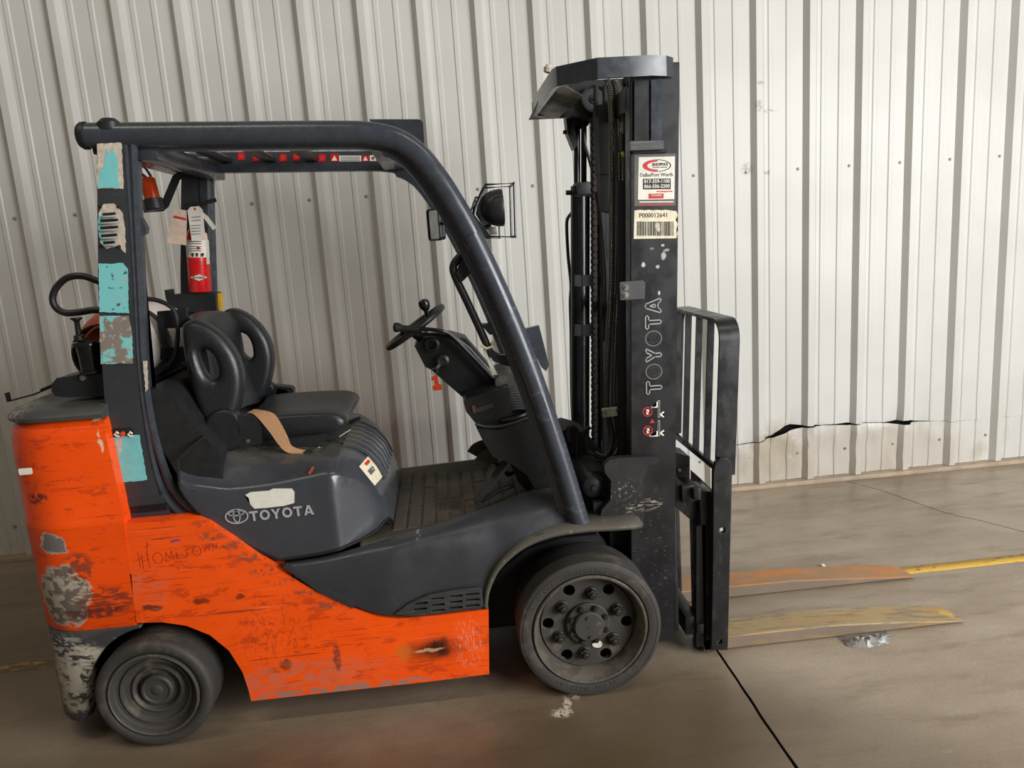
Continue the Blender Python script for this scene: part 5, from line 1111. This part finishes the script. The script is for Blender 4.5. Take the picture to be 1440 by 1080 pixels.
m.use('ink_black').text('P000012641', 0.021, fr0(919, 303), 0.0, width=39 * PXM)
random.seed(3); x = 895.5
while x < 947:
    w = random.choice((0.5, 0.6, 0.9, 1.4)); m.use('ink_grey' if random.random() < .3 else 'ink_black').prism(XZ([(x, 311.5), (x + w, 311.5), (x + w, 331.5), (x, 331.5)], YD), YD - 0.0020, YD - 0.0014); x += w + random.choice((0.5, 0.7, 1.0))
m.use('scuff_beige').prism(cr2(XZ([(921, 316), (926, 313), (928, 322), (926, 326), (922, 322)], YD), 3), YD - 0.0026, YD - 0.0020)
lab(m.build('barcode_label', mast, smooth=10), 'cream barcode label with a printed number')
# vertical outlined maker name reading upward
o_ = P(930.5, 553, YD); up_ = (P(929, 419, YD) - o_); L = up_.length; up_.normalize(); lf = Vector((-1, 0, 0)); lf = (lf - up_ * lf.dot(up_)).normalized()
simple('ink_light', (176, 176, 172), 0.5)
m = word(MB('ink_light'), 'TOYOTA', (P(909, 490, YD) - P(930.5, 490, YD)).length, lambda a, b, c_: o_ + up_ * a + lf * b + Vector((0, -1, 0)) * (c_ + 0.0012), L, 0.16, 0.0034)
m.build('name_lettering', mast, smooth=10)
# pinch warning pictograms
m = MB('ink_red'); f = lambda x, y: fr0(x, y, 0.0014)
for x, y in ((910.5, 579), (911, 605.5)):
    ff = f(x, y); n = 24; r0, r1 = 7.2 * PXM, 6.0 * PXM
    m.use('ink_red').add([ff(r * math.cos(2 * math.pi * k / n), r * math.sin(2 * math.pi * k / n), 0) for r in (r0, r1) for k in range(n)], [[k, (k + 1) % n, n + (k + 1) % n, n + k] for k in range(n)])
    m.add([ff(a, b, 0.0002) for a, b in ((-0.012, 0.010), (-0.010, 0.012), (0.012, -0.010), (0.010, -0.012))], [[0, 1, 2, 3]])
    m.use('white_label').add([ff(a, b, 0.0001) for a, b in ((-0.004, 0.008), (0.003, 0.010), (0.007, 0.002), (0.002, -0.004), (0.004, -0.010), (-0.004, -0.010), (-0.005, -0.002))], [[0, 1, 2, 3, 4, 5, 6]])
m.use('ink_red').add([f(917, 592)(a, b, 0) for a, b in ((-0.010, -0.007), (0.010, -0.007), (0, 0.008))], [[0, 1, 2]])
for pts in ([(916, 571.5), (923, 571), (923, 565), (925, 565), (925, 573), (916, 573.5)], [(913, 612), (923, 611.5), (923, 606), (925, 606), (925, 613.5), (913, 614)]): m.use('white_label').prism(XZ(pts, YD), YD - 0.0014, YD)
for y0, y1 in ((563, 587), (591, 613)):
    m.use('ink_light').prism(XZ([(925, y0), (928, y0), (928, y1), (925, y1)], YD), YD - 0.001, YD); m.use('ink_black').prism(XZ([(925.7, y0 + 1), (927.3, y0 + 1), (927.3, y1 - 1), (925.7, y1 - 1)], YD), YD - 0.0014, YD - 0.001)
    m.use('white_label').prism(XZ([(928, y1 - 5), (933, y1 - 9), (934, y1 - 6.5), (930.5, y1 - 4.5), (934, y1 - 1.5), (932.5, y1), (928, y1 - 3)], YD), YD - 0.0014, YD)
lab(m.build('warning_decal', mast, smooth=10), 'red and white pinch hazard pictograms')

# ---- carriage
m = MB('carriage_paint')
m.box(0.800, 0.850, -1.725, -1.075, 0.600, 0.665, 0.006); m.box(0.800, 0.850, -1.725, -1.075, 0.075, 0.150, 0.006)
m.box(0.757, 0.783, -1.70, -1.64, 0.08, 0.62, 0.005); m.box(0.757, 0.783, -1.16, -1.10, 0.08, 0.62, 0.005)
m.box(0.74, 0.80, -1.60, -1.56, 0.10, 0.80, 0.004); m.box(0.74, 0.80, -1.24, -1.20, 0.10, 0.80, 0.004)
car = m.build('carriage', TR, smooth=25); lab(car, 'black fork carriage')
m = MB('carriage_paint').prism(XZ([(977, 737), (990, 735), (990, 905), (977, 906)], -1.715), -1.735, -1.70, 0.003)
for y in (741, 900): m.use('black_matte').lathe([(0, 0.002), (0.0065, 0.002), (0.0065, 0)], P(983, y, -1.735), n=10)
m.build('carriage_end', car)
m = MB('black_plastic').prism(XZ([(949, 636), (970, 642), (970, 684), (949, 682)], -1.62), -1.62, -1.50, 0.004); m.use('steel').lathe([(0, 0.006), (0.008, 0.005), (0.009, 0)], P(955, 661, -1.62), n=8); m.build('hose_block', car)
m = MB('carriage_paint').prism(XZ([(949, 668), (985, 705), (992, 708), (992, 735), (976, 735), (949, 712)], -1.69), -1.70, -1.66, 0.003); m.build('carriage_hook', car)
# ---- load backrest
BX0, BX1, BY = 0.918, 0.990, -1.755
yy0, yy1 = BY, 2 * YC - BY - 0.08
m = MB('carriage_paint'); zt2 = 1.262; rr = 0.075
pth = [(yy0, 0.70), (yy0, zt2 - rr)] + [(yy0 + rr - rr * math.cos(R_(15 * k)), zt2 - rr + rr * math.sin(R_(15 * k))) for k in range(1, 7)] + [(yy1 - rr + rr * math.sin(R_(15 * k)), zt2 - rr + rr * math.cos(R_(15 * k))) for k in range(0, 7)] + [(yy1, 0.70)]
LB = lambda z: 0.05 * (z - 0.75)
rows = []
for i, (y, z) in enumerate(pth):
    a = pth[max(0, i - 1)]; b = pth[min(len(pth) - 1, i + 1)]; d = Vector((b[0] - a[0], b[1] - a[1])).normalized(); n_ = Vector((d.y, -d.x)) * 0.012
    rows.append([Vector((BX0 + LB(z), y, z)), Vector((BX1 + LB(z), y, z)), Vector((BX1 + LB(z), y + n_.x, z + n_.y)), Vector((BX0 + LB(z), y + n_.x, z + n_.y))])
m.loft(rows, True, True); lbk = m.build('load_backrest', TR, smooth=40); lab(lbk, 'black load backrest frame with upright bars')
MB('carriage_paint').box(BX0 - 0.0, BX0 + 0.016, yy0 + 0.01, yy1 - 0.01, 0.715, 0.735, 0.002).build('lower_rail', lbk)
nb = 4
for k in range(nb):
    y = yy0 + (yy1 - yy0) * (k + 1) / (nb + 1)
    m = MB('carriage_paint').hexa([Vector((BX0 + dx + LB(z), y + dy, z)) for z in (0.72, zt2 - 0.008) for dx, dy in ((0, -0.005), (0.024, -0.005), (0.024, 0.005), (0, 0.005))]); m.build('backrest_bar', lbk, smooth=20)
so = XZ([(999, 912), (1001, 790), (1002, 662), (1005, 650), (1012, 643), (1020, 643), (1027, 650), (1028, 664), (1026, 750), (1022, 912)], -1.768)
hs = [[(lambda c_: (c_.x + 0.012 * math.cos(2 * math.pi * k / 14), c_.z + 0.012 * math.sin(2 * math.pi * k / 14)))(P(x, y, -1.768)) for k in range(14)] for x, y in ((1014, 744), (1010, 900))]
for sgn in (0, 1):
    Y = -1.768 if not sgn else yy1 + 0.01
    m = MB('carriage_paint').shape(so, hs, 0.022, 0.002, side(Y)); sp_ = m.build('side_bracket', lbk, smooth=25)
    if not sgn: lab(sp_, 'scratched black side bracket with two bolts')
for (x, y), mt in (((1014, 744), 'bracket_cream'), ((1010, 900), 'greasy_steel')): MB(mt).lathe([(0, 0.004), (0.007, 0.004), (0.0085, 0.0), (0.0085, -0.01)], P(x, y, -1.768), n=8).build('bolt', lbk)
for z0, z1 in ((0.615, 0.66), (0.09, 0.13)): MB('carriage_paint').box(0.835, 0.862, -1.752, -1.06, z0, z1, 0.004).build('fork_bar', car)
m = MB('carriage_paint').prism(XZ([(983, 671), (1003, 690), (1003, 700), (983, 690)], -1.60), -1.62, -1.50, 0.003); m.build('fork_stop', car)
# ---- forks
def fork(y0, y1, tip, mat, label):
    m = MB(mat); sec = []
    for x, zt3, zb3, e in ((0.866, 0.058, 0.006, 0), (1.15, 0.057, 0.006, 0), (1.40, 0.053, 0.005, 0), (1.70, 0.031, 0.005, 0), (tip - 0.10, 0.018, 0.005, 0), (tip - 0.05, 0.0145, 0.005, 0.008), (tip - 0.015, 0.011, 0.005, 0.028), (tip, 0.009, 0.005, 0.05)):
        b = min(0.004, (zt3 - zb3) * 0.3)
        sec.append([Vector((x, y, z)) for y, z in ((y0 + b, zb3), (y1 - e, zb3), (y1 - e, zt3), (y0 + b, zt3), (y0, zt3 - b), (y0, zb3 + b))])
    for i_ in range(len(sec) - 1):
        for k_ in range(6):
            m.use('fork_edge' if k_ in (0, 1, 4, 5) else mat); m.add([sec[i_][k_], sec[i_][(k_ + 1) % 6], sec[i_ + 1][(k_ + 1) % 6], sec[i_ + 1][k_]], [[0, 1, 2, 3]])
    for e_ in (0, -1): m.use('fork_edge').add(sec[e_], [[0, 1, 2, 3, 4, 5]])
    m.use('carriage_paint').box(0.862, 0.908, y0, y1, 0.006, 0.64, 0.006)
    return lab(m.build('fork', TR, smooth=25), label)
fork(-1.735, -1.605, 1.908, 'fork_yellow', 'worn yellow brown fork blade with a scuffed tip')
fork(-1.345, -1.215, 1.955, 'fork_rust', 'orange rusty fork blade nearer the wall')

# ================================================================== SEPARATE THINGS ON AND AROUND THE TRUCK
t = NT('tank_paint'); xs_ = t.node('ShaderNodeSeparateXYZ'); t.l.new(t.tc, xs_.inputs[0])
wn = t.noise(20, 5, rough=0.7)
cc = t.mix(t.ramp(xs_.outputs[0], -1.150, -1.135), C(178, 70, 36), C(212, 204, 198)); cc = t.mix(t.ramp(wn, 0.58, 0.66), cc, C(120, 90, 74)); t.done(cc, 0.4); MATS['tank_paint'] = t.m
ct = (P(98, 493, -1.58) + P(218, 493, -1.58)) / 2; rt = (P(218, 493, -1.58) - P(98, 493, -1.58)).length / 2
tank = empty('propane_tank', (ct.x, YC, ct.z - rt)); tag(tank, 'white and rust red propane tank lying across the counterweight behind the seat', 'gas tank')
prof_t = [(0, 0.0), (rt * 0.35, -0.006), (rt * 0.7, -0.028), (rt * 0.92, -0.065), (rt, -0.11), (rt, -0.45), (rt * 0.92, -0.495), (rt * 0.7, -0.53), (0, -0.55)]
MB('tank_paint').lathe(prof_t, (ct.x, -1.62, ct.z), n=48).build('tank_body', tank, smooth=50)
MB('black_plastic').lathe([(rt + 0.002, -0.16), (rt + 0.006, -0.165), (rt + 0.006, -0.195), (rt + 0.002, -0.20)], (ct.x, -1.62, ct.z), n=48).build('tank_strap', tank)
MB('greasy_steel').lathe([(0.10, -0.02), (0.10, 0.04), (0.094, 0.04), (0.094, -0.02)], (ct.x, -1.62, ct.z), n=30).build('valve_collar', tank)
MB('black_plastic').box(ct.x - 0.12, ct.x + 0.12, -1.55, -1.13, 1.17, ct.z - rt * 0.80, 0.004).build('tank_saddle', TR)

# fire extinguisher strapped to the far pillar, with its tags
Ye = -1.105; eb = P(282, 411, Ye); et = P(277, 336, Ye)
ext = empty('fire_extinguisher', (eb.x, Ye, eb.z)); tag(ext, 'small red fire extinguisher with paper tags on the guard pillar', 'extinguisher')
ax_ = (et - eb).normalized(); Le = (et - eb).length; re = (P(296, 380, Ye) - P(265, 380, Ye)).length / 2
m = MB('signal_red').lathe([(0, 0), (re * 0.9, 0.002), (re, 0.008), (re, Le * 0.66), (re * 1.0, Le * 0.661)], eb, ax_, 28); m.lathe([(re, Le * 0.98), (re * 0.9, Le + 0.02), (re * 0.55, Le + 0.045), (re * 0.4, Le + 0.055)], eb, ax_, 28); m.use('white_label').lathe([(re * 1.004, Le * 0.66), (re * 1.004, Le * 0.98)], eb, ax_, 28)
m.build('extinguisher_body', ext, smooth=50)
fe2 = lambda x, y, lift=0.001: pxframe((x, y), (x + 20, y + 0.5), (x - 1.5, y - 20), Ye - re * 1.01, lift)
m = MB('white_label')
q = XZ([(268, 390), (280, 386), (292, 390), (280, 395)], Ye - re); m.prism(q, Ye - re - 0.002, Ye - re + 0.004)
m.use('ink_grey').text('BUCKEYE', 0.011, fe2(280, 390.5, 0.003), 0.0002, width=0.045); m.build('brand_diamond', ext, smooth=10); m = MB('ink_grey')
for x in (269, 275, 283): m.use('ink_black').prism(XZ([(x, 356), (x + 4, 356), (x + 3, 361), (x + 1, 361)], Ye - re), Ye - re - 0.0015, Ye - re)
for y in (339, 342, 346, 349, 352): m.use('ink_grey').prism(XZ([(266 + (y % 3), y), (284, y + 0.3), (284, y + 1.2), (266 + (y % 3), y + 1)], Ye - re), Ye - re - 0.0012, Ye - re)
m.use('ink_red').lathe([(0, 0.0016), (0.006, 0.0014), (0.006, 0)], P(279, 349, Ye - re), n=10)
m.build('instruction_label', ext, smooth=10)
m = MB('steel').lathe([(0.012, 0.0), (0.014, 0.01), (0.014, 0.03), (0.008, 0.036), (0, 0.036)], et + ax_ * 0.05, ax_, 12); m.use('greasy_steel').sweep([P(266, 291, Ye), P(276, 288, Ye), P(304, 281, Ye)], [(0.008, 0.003), (0.008, -0.003), (-0.008, -0.003), (-0.008, 0.003)], up=(0, 1, 0)); m.use('tag_white').sweep([P(278, 296, Ye), P(290, 306, Ye), P(302, 322, Ye)], [(0.008, 0.003), (0.008, -0.003), (-0.008, -0.003), (-0.008, 0.003)], up=(0, 1, 0)); m.build('valve_handle', ext)
m = MB('tag_paper').prism(XZ([(244, 297), (250, 294), (263, 296), (262, 345), (235, 341), (240, 316)], Ye - 0.06), Ye - 0.062, Ye - 0.060); m.use('ink_red').prism(XZ([(245, 303), (262, 307), (262, 310), (244, 306)], Ye - 0.06), Ye - 0.0635, Ye - 0.062); m.build('paper_tag', ext, smooth=10)
m = MB('tag_white').prism(XZ([(264, 296), (268, 291), (280, 290), (285, 295), (289, 337), (270, 339)], Ye - 0.065), Ye - 0.068, Ye - 0.065)
m.use('ink_grey')
for y in (305, 310, 317, 321, 325, 329): m.prism(XZ([(269, y), (282, y - 0.8), (282, y + 0.2), (269, y + 1)], Ye - 0.068), Ye - 0.069, Ye - 0.068)
m.use('ink_red').lathe([(0, 0.0015), (0.004, 0.001), (0.005, 0)], P(274, 294, Ye - 0.068), n=8); m.build('paper_tag', ext, smooth=10)
MB('white_label').prism(XZ([(288, 329), (294, 328), (298, 371), (291, 372)], Ye + 0.01), Ye - 0.02, Ye - 0.018).build('pillar_sticker', TR)

# key on its ring with an orange numeral fob
Yq = -1.506
kr = empty('key_ring', P(613, 548, Yq)); tag(kr, 'key with orange number one fob hanging from the steering column', 'key ring')
c = P(611, 522, Yq)
MB('steel').tube([c + Vector((0.012 * math.cos(2 * math.pi * k / 18), 0.0, 0.012 * math.sin(2 * math.pi * k / 18))) for k in range(18)], 0.0012, 6, closed=True).build('ring', kr)
MB('steel').prism(XZ([(613, 516), (617, 512), (620, 514), (616, 519)], Yq), Yq - 0.001, Yq + 0.003).build('key', kr)
one = XZ([(610, 528), (615, 527), (617, 540), (621, 541), (622, 548), (609, 549.5), (608, 543), (611, 542), (610.5, 535), (607, 535), (606.5, 531)], Yq)
MB('key_orange').prism(one, Yq - 0.002, Yq + 0.003, 0.001).build('fob', kr)

# crumpled clear film under the near fork
t = NT('film'); t.done(C(178, 174, 168), 0.18, 0, t.noise(60, 5), 0.5, 0.006, trans=0.55); MATS['film'] = t.m
m = MB('film'); rows = []
p0, p1 = PZ(1191, 909, 0.0), PZ(1257, 899, 0.0)
for i in range(31):
    a = i / 30; c = p0.lerp(p1, a); env = math.sin(math.pi * a) ** 0.5; row = []
    for j in range(17):
        b = j / 16; nz_ = mnoise.noise(Vector((a * 8, b * 4, 3))); n2 = mnoise.noise(Vector((a * 17, b * 9, 8))); n3 = abs(mnoise.noise(Vector((a * 12, b * 8, 12))))
        h = min(1, 4 * b) * max(0, min(1, (0.62 - b) * 6))
        row.append(Vector((c.x + 0.012 * n2, c.y - 0.03 * env + b * 0.085 + 0.006 * nz_, max(0.0004, env * h * 0.034 * (0.55 + 0.7 * n3 + 0.5 * n2)))))
    rows.append(row)
m.loft(rows); tag(m.build('plastic_film', None, smooth=12), 'crumpled clear plastic film on the floor under the fork', 'plastic film')

# small pale scrap on the floor beyond the forks
m = MB('tag_white'); c = PZ(1157, 797, 0.0); bm = bmesh.new(); bmesh.ops.create_icosphere(bm, subdivisions=2, radius=0.012)
for v in bm.verts: v.co = Vector((v.co.x * (1 + 0.5 * mnoise.noise(v.co * 90)), v.co.y * (1 + 0.4 * mnoise.noise(v.co * 120)), max(-0.007, v.co.z * 0.7))) + Vector((c.x, c.y, 0.007))
m.add(*from_bm(bm)); bm.free(); tag(m.build('paper_scrap', None, smooth=10), 'tiny pale paper wad on the floor behind the rusty fork', 'paper scrap')
